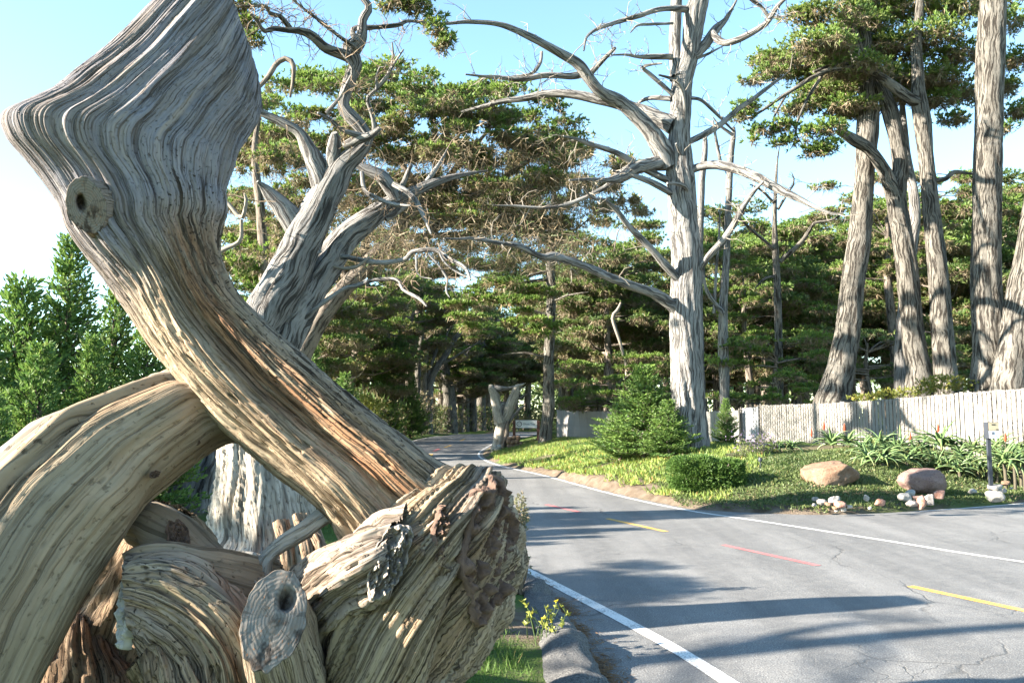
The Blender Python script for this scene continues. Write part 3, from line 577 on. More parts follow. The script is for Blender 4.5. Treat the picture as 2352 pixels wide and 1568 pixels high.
# --- smooth limb with an oval knot scar
Fl = [(300,1160,345,1250,4.75,4.75,.14),(352,1165,370,1262,4.6,4.55,.16),(410,1182,405,1300,4.5,4.45,.17),(455,1215,445,1325,4.45,4.4,.16),(500,1258,480,1352,4.4,4.36,.14),(548,1285,525,1375,4.36,4.32,.13),(590,1310,580,1400,4.32,4.28,.12),(640,1330,640,1420,4.3,4.28,.12)]
def dispF(TH, S, L, rad):
    d = grooves(.010, 3, .2, 1, 83, .035)(TH, S, L, rad); return d+.05*np.exp(-((S-.36)/.16)**2)*sm(-.2, .5, np.sin(TH))
V, F, uv, c = loft(Fl, 130, 110, dispF, lambda TH, U: np.stack([.15+0*U, .15+.3*sm(.6, .9, U), .35+0*U], -1)); acc = Acc(); acc.add(V, F, uv, c); oF = acc.build('knotted_limb', M['drift_fine'], ghost)
broken_face(408, 1228, 22, 38, 4.22, .45, (0, .25), .7, 'knot_scar', M['broken'], oF, 25, 60, .05)
# --- big trunk behind these, joining arch and base
G = [(60,1900,620,1900,5.0,4.8,.45),(80,1700,610,1700,4.95,4.75,.45),(110,1560,600,1560,4.9,4.7,.44),(160,1440,590,1450,4.86,4.66,.40),(220,1330,575,1380,4.82,4.62,.34),(270,1240,540,1330,4.8,4.6,.27),(310,1180,480,1270,4.8,4.62,.2),(340,1140,420,1210,4.8,4.65,.12)]
V, F, uv, c = loft(G, 150, 190, grooves(.022, 5, .4, .5, 93, .12, flake=.04), lambda TH, U: np.stack([.35*sm(.2, .6, U)+.1, .25*(1-U), .6+0*U], -1)); acc = Acc(); acc.add(V, F, uv, c); acc.build('trunk', M['drift'], ghost)['label'] = 'broad grained trunk behind the broken stub'
# root lobe bottom left, with red-brown rot
G2 = [(60,1900,330,1900,4.2,4.2,.3),(75,1700,330,1690,4.3,4.25,.3),(90,1580,320,1580,4.4,4.35,.26),(120,1490,270,1500,4.5,4.45,.2),(160,1420,230,1440,4.6,4.55,.12)]
V, F, uv, c = loft(G2, 110, 120, grooves(.025, 4, .3, 1.0, 103, .14, flake=.05), lambda TH, U: np.stack([.6+0*U, .5*np.clip(np.sin(TH*2+1), 0, 1), .9+0*U], -1)); acc = Acc(); acc.add(V, F, uv, c); acc.build('root_lobe', M['drift'], ghost)
# --- thin bleached limb bridging to the base
H = [(588,1330,625,1345,4.35,4.35,.05),(590,1288,622,1300,4.33,4.33,.045),(606,1262,630,1282,4.33,4.33,.045),(640,1232,655,1262,4.34,4.34,.045),(690,1200,702,1236,4.37,4.37,.045),(730,1172,748,1205,4.42,4.42,.05),(790,1140,810,1180,4.5,4.5,.05)]
V, F, uv, c = loft(H, 90, 40, grooves(.010, 2.5, 0, 2, 113, .02), lambda TH, U: np.stack([0*U, .1+0*U, .4+0*U], -1)); acc = Acc(); acc.add(V, F, uv, c); acc.build('bleached_branch', M['bleach'], ghost)
H2 = [(535,1262,560,1330,4.5,4.4,.06),(570,1290,590,1360,4.42,4.36,.06),(600,1300,612,1385,4.4,4.35,.06),(640,1290,650,1380,4.45,4.4,.06)]
V, F, uv, c = loft(H2, 50, 50, grooves(.012, 2.5, 0, 2, 123, .03)); acc = Acc(); acc.add(V, F, uv); acc.build('root_knee', M['drift'], ghost)
# ================================================================ bleached stump and dark trunk behind
sl = onz(590, 1300, .3); stump = empty('bleached_stump', (-2.3, 7.0, hz(-2.3, 7.0)), 'pale bleached deeply ridged stump seen through the gap under the twisted dead tree', 'tree stump')
S_ = [(470,1600,760,1600,6.9,7.0,.55),(482,1360,760,1360,6.9,7.05,.52),(490,1255,748,1320,6.95,7.1,.48),(492,1180,735,1230,6.98,7.12,.42),(498,1110,712,1130,7.0,7.15,.38),(502,1050,690,1060,7.02,7.15,.34),(505,980,680,980,7.05,7.15,.32),(520,860,670,860,7.1,7.15,.3),(560,760,640,760,7.1,7.15,.2)]
def dispS(TH, S, L, rad):
    d = grooves(.05, 4.0, .35, .35, 133, .06)(TH, S, L, rad); u = S/L; return d+.10*np.exp(-((u-.33)/.05)**2)*sm(-.3, .3, -np.cos(TH))
V, F, uv, c = loft(S_, 160, 190, dispS, lambda TH, U: np.stack([.15*sm(0, .6, np.cos(TH)), 0*U, .6+0*U], -1)); acc = Acc(); acc.add(V, F, uv, c); acc.build('trunk', M['bleach'], stump)
for k, (xx, y0, y1, dx) in enumerate([(650, 1200, 1345, 12), (690, 1185, 1330, 24), (718, 1215, 1290, 30)]):
    V, F, uv, c = loft([(xx-18, y0, xx+12, y0-8, 6.6, 6.6, .05), (xx-12+dx*.5, (y0+y1)/2, xx+20+dx*.5, (y0+y1)/2, 6.5, 6.5, .06), (xx-6+dx, y1, xx+14+dx, y1-6, 6.5, 6.5, .03)], 30, 30, grooves(.03, 2.5, 0, 3, 140+k)); acc = Acc(); acc.add(V, F, uv, np.tile(np.array([.5, .2, .8]), (len(uv.reshape(-1, 2)), 1))); acc.build('splintered_slab', M['drift'], stump)
# ================================================================ TREES
def trace(acc, conv, pts, Y0, dY=0.0, nt=9, rel=.14, ds=None, seed=None, tint=None, rs=1.0):
    """a limb traced on the photograph: rows (X, Y, r) in crop pixels; distance runs from Y0 to Y0+dY"""
    p = np.array(pts, float); k = conv(1, 0)[0]-conv(0, 0)[0]; u = np.linspace(0, 1, len(p)); Yd = Y0+dY*u
    x, y = conv(p[:, 0], p[:, 1]); P3 = at(x, y, Yd); r = p[:, 2]*k*Yd/FPX*rs
    if ds is None: ds = max(.12, r.max()*.7)
    sd = seed if seed is not None else int(abs(p[0, 0]*13+p[-1, 1]*7)) % 97
    return addtube(acc, P3, r, tint, nt=nt, ds=ds, rel=rel, seed=sd)
def twigs(acc, C, r, n, L, seed=0, up=.2, r0=.012, out=None):
    g = np.random.default_rng(seed+5)
    for q in range(n):
        i = int((.25+.75*g.random())*(len(C)-1)); d = g.normal(0, 1, 3); d[2] += up
        if out is not None: d += np.asarray(out)
        d = nrm(d); l = L*(.35+.65*g.random()); a = C[i]; rr = min(r0, r[i]*.6)
        pts = [a]; 
        for k in range(3): d = nrm(d+g.normal(0, .45, 3)); pts.append(pts[-1]+d*l/3)
        addtube(acc, np.array(pts), np.array([rr, rr*.8, rr*.55, rr*.25]), nt=4, ds=l/4, rel=.05, nmin=4)
        for m in range(2):
            b = pts[1+m]; e = nrm(d+g.normal(0, .8, 3)); addtube(acc, np.array([b, b+e*l*.2, b+nrm(e+g.normal(0, .4, 3))*l*.42]), np.array([rr*.6, rr*.45, rr*.2]), nt=3, ds=l/6, rel=.0, nmin=3)
def leaves(acc, B, D, L, Wd, T, g, bend=.0, quad=False):
    """one small spray per row: a pointed blade (a folded diamond where quad is set)"""
    n = len(B); D = nrm(D); s = nrm(np.cross(D, g.normal(0, 1, (n, 3)))); up = np.cross(s, D)
    if quad:
        m = B+D*(L*.5)[:, None]+up*(L*.12)[:, None]
        v = np.stack([B, m-s*(Wd*.5)[:, None], B+D*L[:, None]+up*(L*bend)[:, None], m+s*(Wd*.5)[:, None]], 1)
        acc.add(v, np.arange(4*n).reshape(-1, 4), None, np.repeat(T, 4, 0)); return
    m = B+D*(L*.1)[:, None]; v = np.stack([m-s*(Wd*.5)[:, None], B+D*L[:, None]+up*(L*.1)[:, None], m+s*(Wd*.5)[:, None]], 1)
    acc.add(v, np.arange(3*n).reshape(-1, 3), None, np.repeat(T, 3, 0))
def pad(acc, dry, c, rad, dens, l, g, tw=None, dryness=.0, up=.55, per=9, hang=0):
    """one foliage pad: tufts of small sprays over a flattened, uneven ellipsoid; dead twigs underneath"""
    rx, ry, rz = rad; area = 2*math.pi*max(rx, .2)*max(ry, .2)+math.pi*(rx+ry)*rz; n = max(6, int(area*dens))
    d = nrm(g.normal(0, 1, (n, 3))); d[:, 2] = np.where(g.random(n) < .8, np.abs(d[:, 2]), d[:, 2]); d = nrm(d)
    rr = g.random(n)**.4; sd = int(g.integers(0, 1000))
    k = rr*(1+.45*vn(d[:, 0]*2.2, d[:, 1]*2.2, d[:, 2]*2.2, sd))
    P = np.asarray(c)+d*np.array([rx, ry, rz])*k[:, None]
    keep = vn(P[:, 0]*1.6/max(.5, rx)*1.2, P[:, 1]*1.6, P[:, 2]*3, sd+1) > -.42; P, d, rr = P[keep], d[keep], rr[keep]; n = len(P)
    clump = np.clip(.5+.7*vn(P[:, 0]*1.3, P[:, 1]*1.3, P[:, 2]*2, sd+2), 0, 1)
    B = np.repeat(P, per, 0); od = np.repeat(d*np.array([1, 1, .6]), per, 0); N = n*per
    D = od*.7+g.normal(0, .55, (N, 3))+np.array([0, 0, up])
    L = l*g.uniform(.5, 1.25, N); T = np.zeros((N, 3)); T[:, 0] = np.repeat(clump, per); T[:, 1] = np.clip(dryness*g.random(N)*2*(np.repeat(d[:, 2], per) < .45), 0, 1)
    leaves(acc, B+D*.0, D, L, L*.42, T, g)
    if dry is not None and hang > 0:
        m = int(n*hang); i = g.integers(0, n, m); P2 = np.asarray(c)+(P[i]-np.asarray(c))*np.array([.85, .85, .3])-np.array([0, 0, rz*.35])*g.random((m, 1)); per2 = 5
        B = np.repeat(P2, per2, 0); N = len(B); D = g.normal(0, .75, (N, 3))+np.array([0, 0, -.35]); L = l*g.uniform(.8, 2.2, N); T = np.zeros((N, 3)); T[:, 0] = np.repeat(g.random(m), per2); T[:, 1] = .5*(g.random(N) < .25)
        leaves(dry, B, D, L, np.minimum(L*.16, .045), T, g)
def padpx(acc, dry, px, py, rx, ry, Y, g, dens=14, l=.2, depth=None, **k):
    m = Y/FPX; pad(acc, dry, at(px, py, Y), (rx*m, (depth if depth else rx*m*.8), ry*m), dens, l, g, **k)
# ---------------------------------------------------------------- the grey dead tree in the middle
YB = 24.0
tb = at(1587, 1052, YB); big = empty('dead_cypress', (tb[0], tb[1], hz(tb[0], tb[1])), 'tall grey bare dead cypress behind the clipped bush, spreading leafless limbs', 'dead tree')
acc = Acc()
p = np.array([(1587, 1085, 62), (1587, 1050, 46), (1584, 1000, 40), (1580, 900, 37), (1576, 800, 35), (1574, 700, 34), (1577, 605, 33), (1571, 515, 32), (1566, 450, 31), (1561, 385, 31), (1560, 315, 25), (1563, 250, 24), (1566, 190, 23), (1578, 148, 21), (1588, 90, 22), (1595, 36, 25), (1604, 0, 24), (1608, -60, 21), (1604, -130, 15)], float)
P3 = at(p[:, 0], p[:, 1], np.full(len(p), YB)); addtube(acc, P3, p[:, 2]*YB/FPX, nt=56, ds=.12, rel=.13, seed=3, fl=1.1, lump=.2)
acc.build('trunk', M['bark_grey'] if 'bark_grey' in M else M['deadwood'], big)
LIMBS = [
 ([(1150,850,50),(1090,720,48),(1000,610,38),(900,520,34),(800,470,30),(740,400,28),(690,330,26),(590,270,22),(500,220,20),(380,160,17),(280,125,13),(130,112,10),(0,122,7),(-60,112,3)], -2.5, 8),
 ([(1170,640,45),(1060,590,38),(950,545,30),(800,510,26),(640,480,22),(520,480,20),(400,505,16),(290,520,13),(180,550,10),(90,572,5)], 1.8, 6),
 ([(725,375,20),(640,390,16),(520,385,15),(400,405,13),(270,395,11),(200,390,7),(110,380,4)], -1.0, 10),
 ([(500,265,8),(492,320,10),(455,372,8),(380,388,5),(260,400,3)], -.3, 3),
 ([(740,385,14),(790,330,13),(830,290,12),(878,243,7)], -.5, 4),
 ([(1160,930,16),(1000,850,18),(880,780,15),(760,740,13),(690,715,10),(610,695,5)], -1.5, 3),
 ([(1130,830,40),(1000,850,36),(900,905,30),(840,920,14),(740,915,10),(640,920,4)], -2.0, 5),
 ([(880,915,16),(800,970,12),(640,1040,10),(500,1060,8),(350,1050,6),(250,1050,3)], -.5, 5),
 ([(1195,1010,14),(1100,950,18),(1020,915,15),(940,890,9),(860,870,5)], -1.0, 2),
 ([(1215,1450,22),(1130,1350,22),(1020,1230,18),(940,1150,15),(880,1070,13),(820,1020,9),(760,1010,7),(710,955,4)], -2.2, 2),
 ([(1180,1570,34),(1080,1500,26),(980,1465,24),(860,1420,22),(720,1360,20),(570,1310,22),(500,1310,16),(380,1255,14),(280,1240,11),(150,1218,9),(60,1220,6),(0,1218,4)], -3.0, 4),
 ([(1290,1395,14),(1350,1310,18),(1430,1220,17),(1490,1130,16),(1530,1050,15),(1590,970,10),(1632,928,5)], -1.5, 4),
 ([(1250,870,20),(1340,845,22),(1420,845,24),(1520,870,25),(1600,905,25),(1700,960,22),(1800,1010,18),(1900,1060,12),(1980,1090,7),(2040,1088,3)], -2.5, 9),
 ([(1260,850,12),(1212,790,10),(1185,733,6)], -.5, 1),
 ([(1250,725,16),(1340,680,16),(1420,630,15),(1500,560,14),(1580,505,12),(1650,450,10),(1742,384,4)], 1.5, 5),
 ([(1270,290,28),(1340,220,26),(1390,150,22),(1440,100,12),(1480,30,7),(1500,-10,4)], 1.0, 4),
 ([(1370,170,18),(1400,205,19),(1440,220,18),(1500,205,17),(1570,170,16),(1640,125,15),(1672,90,13),(1700,40,11),(1742,-5,9),(1790,-60,5)], -1.5, 6),
 ([(1660,90,12),(1620,35,10),(1570,0,9),(1530,-40,5)], -.3, 5),
 ([(1665,92,8),(1720,86,6),(1775,80,3)], -.3, 3),
 ([(1235,48,18),(1120,45,14),(1000,80,13),(880,115,12),(790,145,9),(730,190,7),(715,260,4)], -2.0, 8),
 ([(1165,290,16),(1060,290,14),(990,290,9),(930,280,7),(850,283,3)], -.8, 3),
 ([(1185,500,11),(1110,430,13),(1040,370,10),(1015,345,9),(1060,330,7),(1115,325,4)], -.8, 1),
 ([(1160,505,14),(1060,500,12),(1010,515,9),(983,532,5)], .8, 1),
 ([(1215,690,10),(1232,560,11),(1217,460,11),(1180,410,9),(1098,383,5)], -1.2, 2),
 ([(1255,500,10),(1310,510,9),(1370,560,9),(1420,610,8),(1482,672,5)], 1.5, 4),
 ([(1415,840,10),(1395,740,9),(1373,615,5)], -.4, 3),
 ([(1290,300,8),(1350,275,7),(1432,233,3)], .8, 2),
 ([(1170,120,7),(1060,125,8),(990,130,7),(953,167,3)], -.8, 1),
 ([(1185,400,34),(1183,330,30),(1180,200,30),(1186,80,28),(1190,-60,26),(1190,-160,14)], 1.0, 0),
 ([(1240,1060,14),(1240,965,12),(1200,940,11),(1140,935,6)], -.9, 0)]
tw = Acc()
for k, (pts, dY, nw) in enumerate(LIMBS):
    acc = Acc(); mx = max(q[2] for q in pts); C, r = trace(acc, c6, pts, YB-.1, dY, nt=26 if mx > 25 else (16 if mx > 14 else 9), ds=.10 if mx > 14 else .12, rel=.16, seed=k+5)
    acc.build('limb', M['deadwood'], big)
    twigs(tw, C, r, int(nw*2.4), 1.1, seed=k, up=.3, r0=.015)
tw.build('twigs', M['twig_pale'], big, smooth=False)['kind'] = 'stuff'
# ---------------------------------------------------------------- leaning cypress behind the twisted dead tree
YL = 14.5
tb = at(600, 1000, YL); lean = empty('leaning_cypress', (tb[0]-.8, YL, hz(tb[0]-.8, YL)), 'old leaning forked cypress with broken grey fork, rising behind the foreground dead tree', 'cypress tree')
for pts, dY, nt, rs in [
   ([(440,1230,80),(462,1130,62),(505,1010,52),(555,850,48),(600,740,46),(655,640,46),(705,540,40),(740,465,33),(765,420,29),(790,378,24),(825,345,18),(842,318,14),(825,290,16),(800,262,17),(789,238,14),(805,182,14),(818,148,15),(805,122,20),(830,88,13),(834,46,9),(848,18,8),(828,-10,7),(800,-50,4)], -.6, 40, 1),
   ([(560,1050,50),(590,930,44),(630,820,40),(690,700,37),(740,620,34),(790,550,29),(845,505,24),(895,470,17),(950,440,12),(1010,415,8),(1070,400,5),(1120,392,2)], 1.2, 36, 1)]:
    acc = Acc(); trace(acc, lambda X, Y: (X, Y), pts, YL, dY, nt=nt, ds=.10, rel=.24, seed=nt); acc.build('trunk', M['dark_drift'], lean)
tw = Acc()
for k, (cv, pts, Y0, dY, nt, nw, mt) in enumerate([
   (c4, [(800,1380,70),(745,1120,66),(680,980,46),(620,870,32),(500,800,30),(370,740,22),(300,690,14),(200,660,6)], YL-.15, -.5, 20, 4, 'deadwood'),
   (c4, [(820,1400,40),(830,1250,48),(836,1120,46),(842,1000,45),(855,900,34),(850,870,18)], YL-.1, -.35, 20, 0, 'deadwood'),
   (c4, [(700,1680,70),(650,1560,85),(590,1450,80),(515,1360,66),(430,1275,45),(375,1215,20),(345,1190,8)], YL-.05, -.5, 24, 0, 'deadwood'),
   (c4, [(940,370,36),(800,320,32),(700,235,32),(620,205,22),(540,200,18),(450,190,18),(390,205,14),(350,150,10),(300,90,6)], YL-.6, -1.2, 14, 10, 'bark'),
   (c4, [(570,200,18),(500,110,16),(430,90,14),(400,40,12),(330,40,9),(230,40,5)], YL-1.0, -.6, 10, 8, 'bark'),
   (c4, [(990,280,20),(970,210,18),(1000,185,18),(1120,180,16),(1270,165,14),(1330,140,12),(1450,150,9),(1560,170,5)], YL-.6, 1.2, 12, 12, 'bark'),
   (c4, [(1000,320,16),(880,240,12),(770,150,12),(690,90,10),(600,20,8),(560,-20,5)], YL-.6, -.4, 9, 12, 'bark'),
   (c4, [(1060,900,20),(1110,860,16),(1100,760,15),(1070,650,14),(1130,580,14),(1210,480,14),(1235,380,10),(1230,280,5)], YL-.7, -.6, 10, 5, 'deadwood'),
   (c4, [(1225,450,9),(1260,390,8),(1305,325,5)], YL-1.2, -.2, 7, 2, 'deadwood'),
   (c4, [(1125,590,9),(1135,460,8),(1185,438,4)], YL-1.1, -.2, 7, 2, 'deadwood'),
   (c4, [(1040,900,24),(900,850,18),(830,790,15),(740,740,8)], YL-.7, -.6, 10, 3, 'deadwood'),
   (c4, [(800,745,14),(880,650,13),(930,560,12),(970,460,9),(900,350,5)], YL-1.2, -.3, 9, 6, 'deadwood'),
   (c4, [(1260,1330,40),(1180,1180,45),(1080,1120,40),(1000,1085,24)], YL+.75, -.1, 14, 2, 'deadwood'),
   (c4, [(1290,1230,20),(1330,1140,18),(1355,1075,9)], YL+1.0, -.2, 9, 1, 'deadwood'),
   (c4, [(920,960,30),(1000,920,30),(1090,890,26),(1150,840,14)], YL-.6, -.3, 10, 1, 'deadwood'),
   (c5, [(-60,310,14),(20,300,14),(120,320,14),(250,330,14),(370,310,14),(410,270,14),(540,260,13),(620,310,12),(710,360,10),(742,430,5)], YL+.5, -1.4, 10, 8, 'deadwood'),
   (c5, [(500,285,7),(560,350,7),(610,430,7),(600,490,6),(622,532,3)], YL-.6, -.2, 7, 2, 'deadwood'),
   (c5, [(560,270,7),(600,340,7),(690,400,6),(740,420,3)], YL-.6, -.2, 7, 2, 'deadwood'),
   (c5, [(430,290,7),(440,400,5),(520,425,3)], YL-.5, -.2, 7, 2, 'deadwood'),
   (c5, [(-110,420,12),(-70,350,10),(0,365,9),(90,355,10),(160,300,7)], YL+.4, -.3, 7, 1, 'twig_pale'),
   (c5, [(-330,800,20),(-200,640,15),(0,490,13),(100,460,13),(200,430,12),(320,430,12),(360,490,11),(450,540,10),(490,582,5)], YL+.3, -1.2, 10, 4, 'deadwood'),
   (c4, [(1030,1130,14),(1050,1250,14),(1130,1300,15),(1240,1340,12),(1350,1350,5)], YL+.5, -.8, 8, 6, 'deadwood'),
   (c4, [(1240,1210,18),(1330,1260,18),(1400,1340,16),(1440,1430,12),(1485,1535,5)], YL+.6, -.8, 9, 6, 'deadwood'),
   (c4, [(1180,1430,40),(1330,1330,26),(1420,1240,18),(1500,1130,14),(1560,1040,9),(1600,960,4)], YL+.8, .5, 12, 8, 'deadwood'),
   (c4, [(150,1330,12),(240,1430,14),(270,1310,12),(260,1270,6)], YL-.8, -.2, 7, 3, 'twig_pale'),
   (c4, [(0,1720,16),(120,1640,16),(230,1580,14),(240,1440,10)], YL-.6, -.2, 8, 2, 'twig_pale')]):
    acc = Acc(); C, r = trace(acc, cv, pts, Y0, dY, nt=nt, ds=.09, rel=.20, seed=k+40); acc.build('limb', M[mt], lean); twigs(tw, C, r, int(nw*2.6), .8, seed=k+90, up=.0, r0=.009)
tw.build('twigs', M['twig'], lean, smooth=False)['kind'] = 'stuff'
lf, dr = Acc(), Acc(); g = np.random.default_rng(11)
for (x, y, rx, ry) in [(545,15,45,35),(565,60,40,30),(575,95,35,25),(520,40,40,30),(900,10,45,25),(960,20,40,22),(1000,70,35,25),(1030,95,22,22),(1015,110,25,18),(940,0,60,20),(1005,40,30,20)]:
    padpx(lf, dr, x, y, rx, ry, YL-1.2, g, dens=90, l=.09, hang=.6, dryness=.2)
lf.build('foliage', M['leaf'], lean, smooth=False)['kind'] = 'stuff'; dr.build('dry_foliage', M['dry'], lean, smooth=False)['kind'] = 'stuff'
# ---------------------------------------------------------------- tall trunks behind the fence on the right
def tall(name, label, pts, Y, nt=34, extra=(), mat='bark', rs=1.0):
    p = np.array(pts, float); x, y = p[:, 0], p[:, 1]; b = at(x[0], y[0], Y); z0 = hz(b[0], b[1])
    o = empty(name, (b[0], b[1], z0), label, 'tree trunk' if 'trunk' in label else 'tree')
    P3 = at(x, y, np.full(len(p), Y)); r = p[:, 2]*Y/FPX*rs
    if P3[0, 2] > z0+.05: P3 = np.vstack([[P3[0, 0]+(P3[0, 0]-P3[1, 0])*.2, Y, z0-.15], P3]); r = np.concatenate([[r[0]*1.15], r])
    acc = Acc(); addtube(acc, P3, r, nt=nt, ds=.10 if nt > 20 else .25, rel=.12, seed=int(x[0]) % 50, fl=1.1); acc.build('trunk', M[mat], o)
    for e, dY in extra:
        acc = Acc(); trace(acc, c7, e, Y-.05, dY, nt=18 if nt > 20 else 8, ds=.12, rel=.14); acc.build('limb', M[mat], o)
    return o
def px7(*a): return [(*c7(x, y), r*.5) for x, y, r in a]
r1 = tall('leaning_trunk_tree', 'grey cypress trunk leaning right above the slat fence, with a broken fork near its top', [(1908, 940, 42), (1917, 900, 36)]+px7((750,1568,58),(775,1350,52),(805,1150,50),(825,950,45),(840,750,44),(852,550,46),(848,400,38),(835,200,33),(815,60,32),(808,-80,28),(800,-250,18)), 29.3,
   extra=[([(830,330,30),(790,220,32),(765,130,30),(748,90,20)], -.4), ([(840,110,18),(870,70,16),(888,20,9)], .3)])
r2 = tall('forked_trunk_tree', 'second tall trunk behind the fence, its sawn side limb pointing up left', [(2114, 920, 34)]+px7((1085,1700,52),(1060,1568,48),(1040,1350,46),(1020,1150,46),(985,950,44),(985,850,42),(1000,780,36),(985,650,32),(955,520,35),(922,430,28),(890,340,20),(850,290,10)), 29.0,
   extra=[([(975,900,38),(930,790,30),(860,690,26),(780,640,25),(712,598,17)], -.8)])
r2b = tall('slender_trunk', 'slender shaded trunk close behind the second tall trunk', [(2075, 930, 17)]+px7((1000,1568,24),(1050,1150,26),(1066,950,24),(1035,740,18),(1018,600,16),(1005,450,12)), 31.0, nt=22, mat='dark_drift')
r3 = tall('straight_trunk_tree', 'straight tall trunk forking under the dark crown, third along the fence', [(2178, 930, 30)]+px7((1205,1700,48),(1195,1568,46),(1175,1250,42),(1145,1000,38),(1120,750,34),(1100,560,37),(1082,430,32),(1080,330,27),(1073,200,24),(1085,80,20),(1095,-60,14)), 28.5,
   extra=[([(1085,470,28),(1040,450,26),(960,390,25),(890,340,20),(800,310,16),(700,300,11),(600,330,7)], -.6), ([(1150,830,10),(1210,820,12),(1250,790,10),(1330,800,5)], .5)])
r4 = tall('thick_trunk_tree', 'thickest sunlit straight trunk at the right, fourth along the fence', [(2272, 930, 46)]+px7((1412,1700,76),(1408,1568,70),(1395,1300,64),(1395,1000,61),(1400,700,61),(1410,400,60),(1420,150,58),(1430,-60,57),(1435,-300,45)), 26.0, nt=44)
r5 = tall('edge_trunk_tree', 'trunk leaning out of the picture at the right edge above the fence', [(2318, 940, 44)]+px7((1512,1700,74),(1535,1568,70),(1565,1350,66),(1600,1150,62),(1640,900,58),(1690,600,50)), 25.0, nt=36)
# crown over the right trunks
lf, dr = Acc(), Acc(); g = np.random.default_rng(21); m_ = 0
CR = [(1900,30,90,40),(1980,60,80,40),(1860,95,80,35),(1930,120,90,35),(1800,140,60,22),(1760,165,45,16),(1850,160,80,28),(1900,190,90,30),(1960,170,80,30),(1890,235,80,28),(1950,245,70,26),(1830,235,50,22),(2010,110,70,40),(2050,40,70,35),(2120,20,80,35),(2070,110,80,40),(2150,80,70,40),(2200,30,70,40),(2200,120,60,40),(2030,180,60,35),(2100,190,70,40),(2170,200,60,40),(2220,220,50,35),(2130,250,50,28),(2190,280,35,20),(2330,60,50,35),(2345,140,45,40),(2320,200,40,35),(2340,250,40,25),(2310,300,22,16),(2300,10,60,30),(1990,10,80,30),(1850,30,40,20),(1740,190,30,10),(1980,205,60,26),(2060,230,40,25)]
for (x, y, rx, ry) in CR:
    padpx(lf, dr, x+g.normal(0, 8), y+g.normal(0, 6), rx*1.2, ry*1.0, 30+g.normal(0, 1.2), g, dens=34, l=.15, hang=1.0 if y > 90 else .4, dryness=.25)
lf.build('crown', M['leaf'], r3, smooth=False)['kind'] = 'stuff'; dr.build('dry_foliage', M['dry'], r3, smooth=False)['kind'] = 'stuff'
lf, dr = Acc(), Acc()
for (x, y, rx, ry) in [(1720,250,50,18),(1700,270,35,16),(1760,300,45,18),(1740,325,30,14),(1800,290,45,16),(1850,320,60,22),(1900,300,60,22),(1870,350,40,18),(1790,330,25,12),(1905,340,40,18)]:
    padpx(lf, dr, x, y, rx, ry, 27.0, g, dens=36, l=.15, hang=.4, dryness=.1)
bb = Acc()
for pts in ([(800,310,14),(650,330,11),(480,430,9),(330,530,6),(250,560,3)], [(650,330,9),(560,480,7),(520,600,5),(560,680,2)], [(480,430,6),(420,540,5),(420,640,2)]): trace(bb, c7, pts, 28, -.8, nt=7)
bb.build('bough', M['bark'], r3)
lf.build('low_bough', M['leaf'], r3, smooth=False)['kind'] = 'stuff'; dr.build('dry_foliage', M['dry'], r3, smooth=False)['kind'] = 'stuff'
# ---------------------------------------------------------------- wide dark canopy behind the leaning cypress
g = np.random.default_rng(31)
kb = at(640, 960, 28); k1 = empty('canopy_cypress', (kb[0], 28, hz(kb[0], 28)), 'broad flat-topped cypress whose dark green canopy spreads over the bend of the road', 'cypress tree')
acc = Acc(); C, r = trace(acc, lambda X, Y: (X, Y), [(632,1070,34),(640,985,27),(665,880,24),(705,790,22),(760,700,20),(830,620,18),(900,545,16),(960,470,13),(1000,400,9),(1010,330,6)], 28, 3, nt=18, ds=.25); acc.build('trunk', M['bark_dark'], k1)
for pts in ([(830,620,12),(840,540,10),(820,470,9),(770,400,7),(700,330,4)], [(985,540,11),(1060,470,9),(1140,420,7),(1230,360,4)], [(1000,470,9),(940,400,7),(880,320,5),(830,250,3)], [(1000,440,8),(1070,360,6),(1130,290,3)], [(800,650,9),(760,580,7),(700,520,5),(620,470,3)], [(900,545,9),(1020,540,7),(1150,530,5),(1290,500,3)],[(1010,400,6),(1000,300,5),(990,220,3)]):
    acc = Acc(); trace(acc, lambda X, Y: (X, Y), pts, 31, g.normal(0, 2), nt=8, ds=.4); acc.build('limb', M['bark_dark'], k1)
lf, dr = Acc(), Acc()
topx = [520, 560, 600, 640, 700, 760, 820, 880, 940, 1000, 1060, 1120, 1180, 1240, 1290, 1320]; topy = [330, 250, 200, 165, 150, 165, 160, 130, 150, 165, 170, 168, 178, 195, 245, 300]
for i in range(200):
    x = g.uniform(535, 1310); t_ = np.interp(x, topx, topy)+18; d = g.random()**1.7; y = t_+d*330
    padpx(lf, dr, x, y, g.uniform(30, 62), g.uniform(9, 18), 29+d*3+g.normal(0, 2.2), g, dens=26, l=.16, hang=.3+1.8*d, dryness=.1+.7*d, per=8)
for i in range(80):
    x = g.uniform(530, 1330); y = g.uniform(330, 600)
    m = 31/FPX; c = at(x, y, 31+g.normal(0, 2)); n = 70; B = c+g.normal(0, 1, (n*5, 3))*np.array([.9, .9, .35]); D = g.normal(0, .8, (n*5, 3))+np.array([0, 0, -.2]); L = g.uniform(.25, .7, n*5); T = np.zeros((n*5, 3)); T[:, 0] = g.random(n*5)*.35; T[:, 1] = (g.random(n*5) < .12)*.8
    leaves(dr, B, D, L, np.full(n*5, .03), T, g)
lf.build('crown', M['leaf'], k1, smooth=False)['kind'] = 'stuff'; dr.build('dry_foliage', M['dry'], k1, smooth=False)['kind'] = 'stuff'
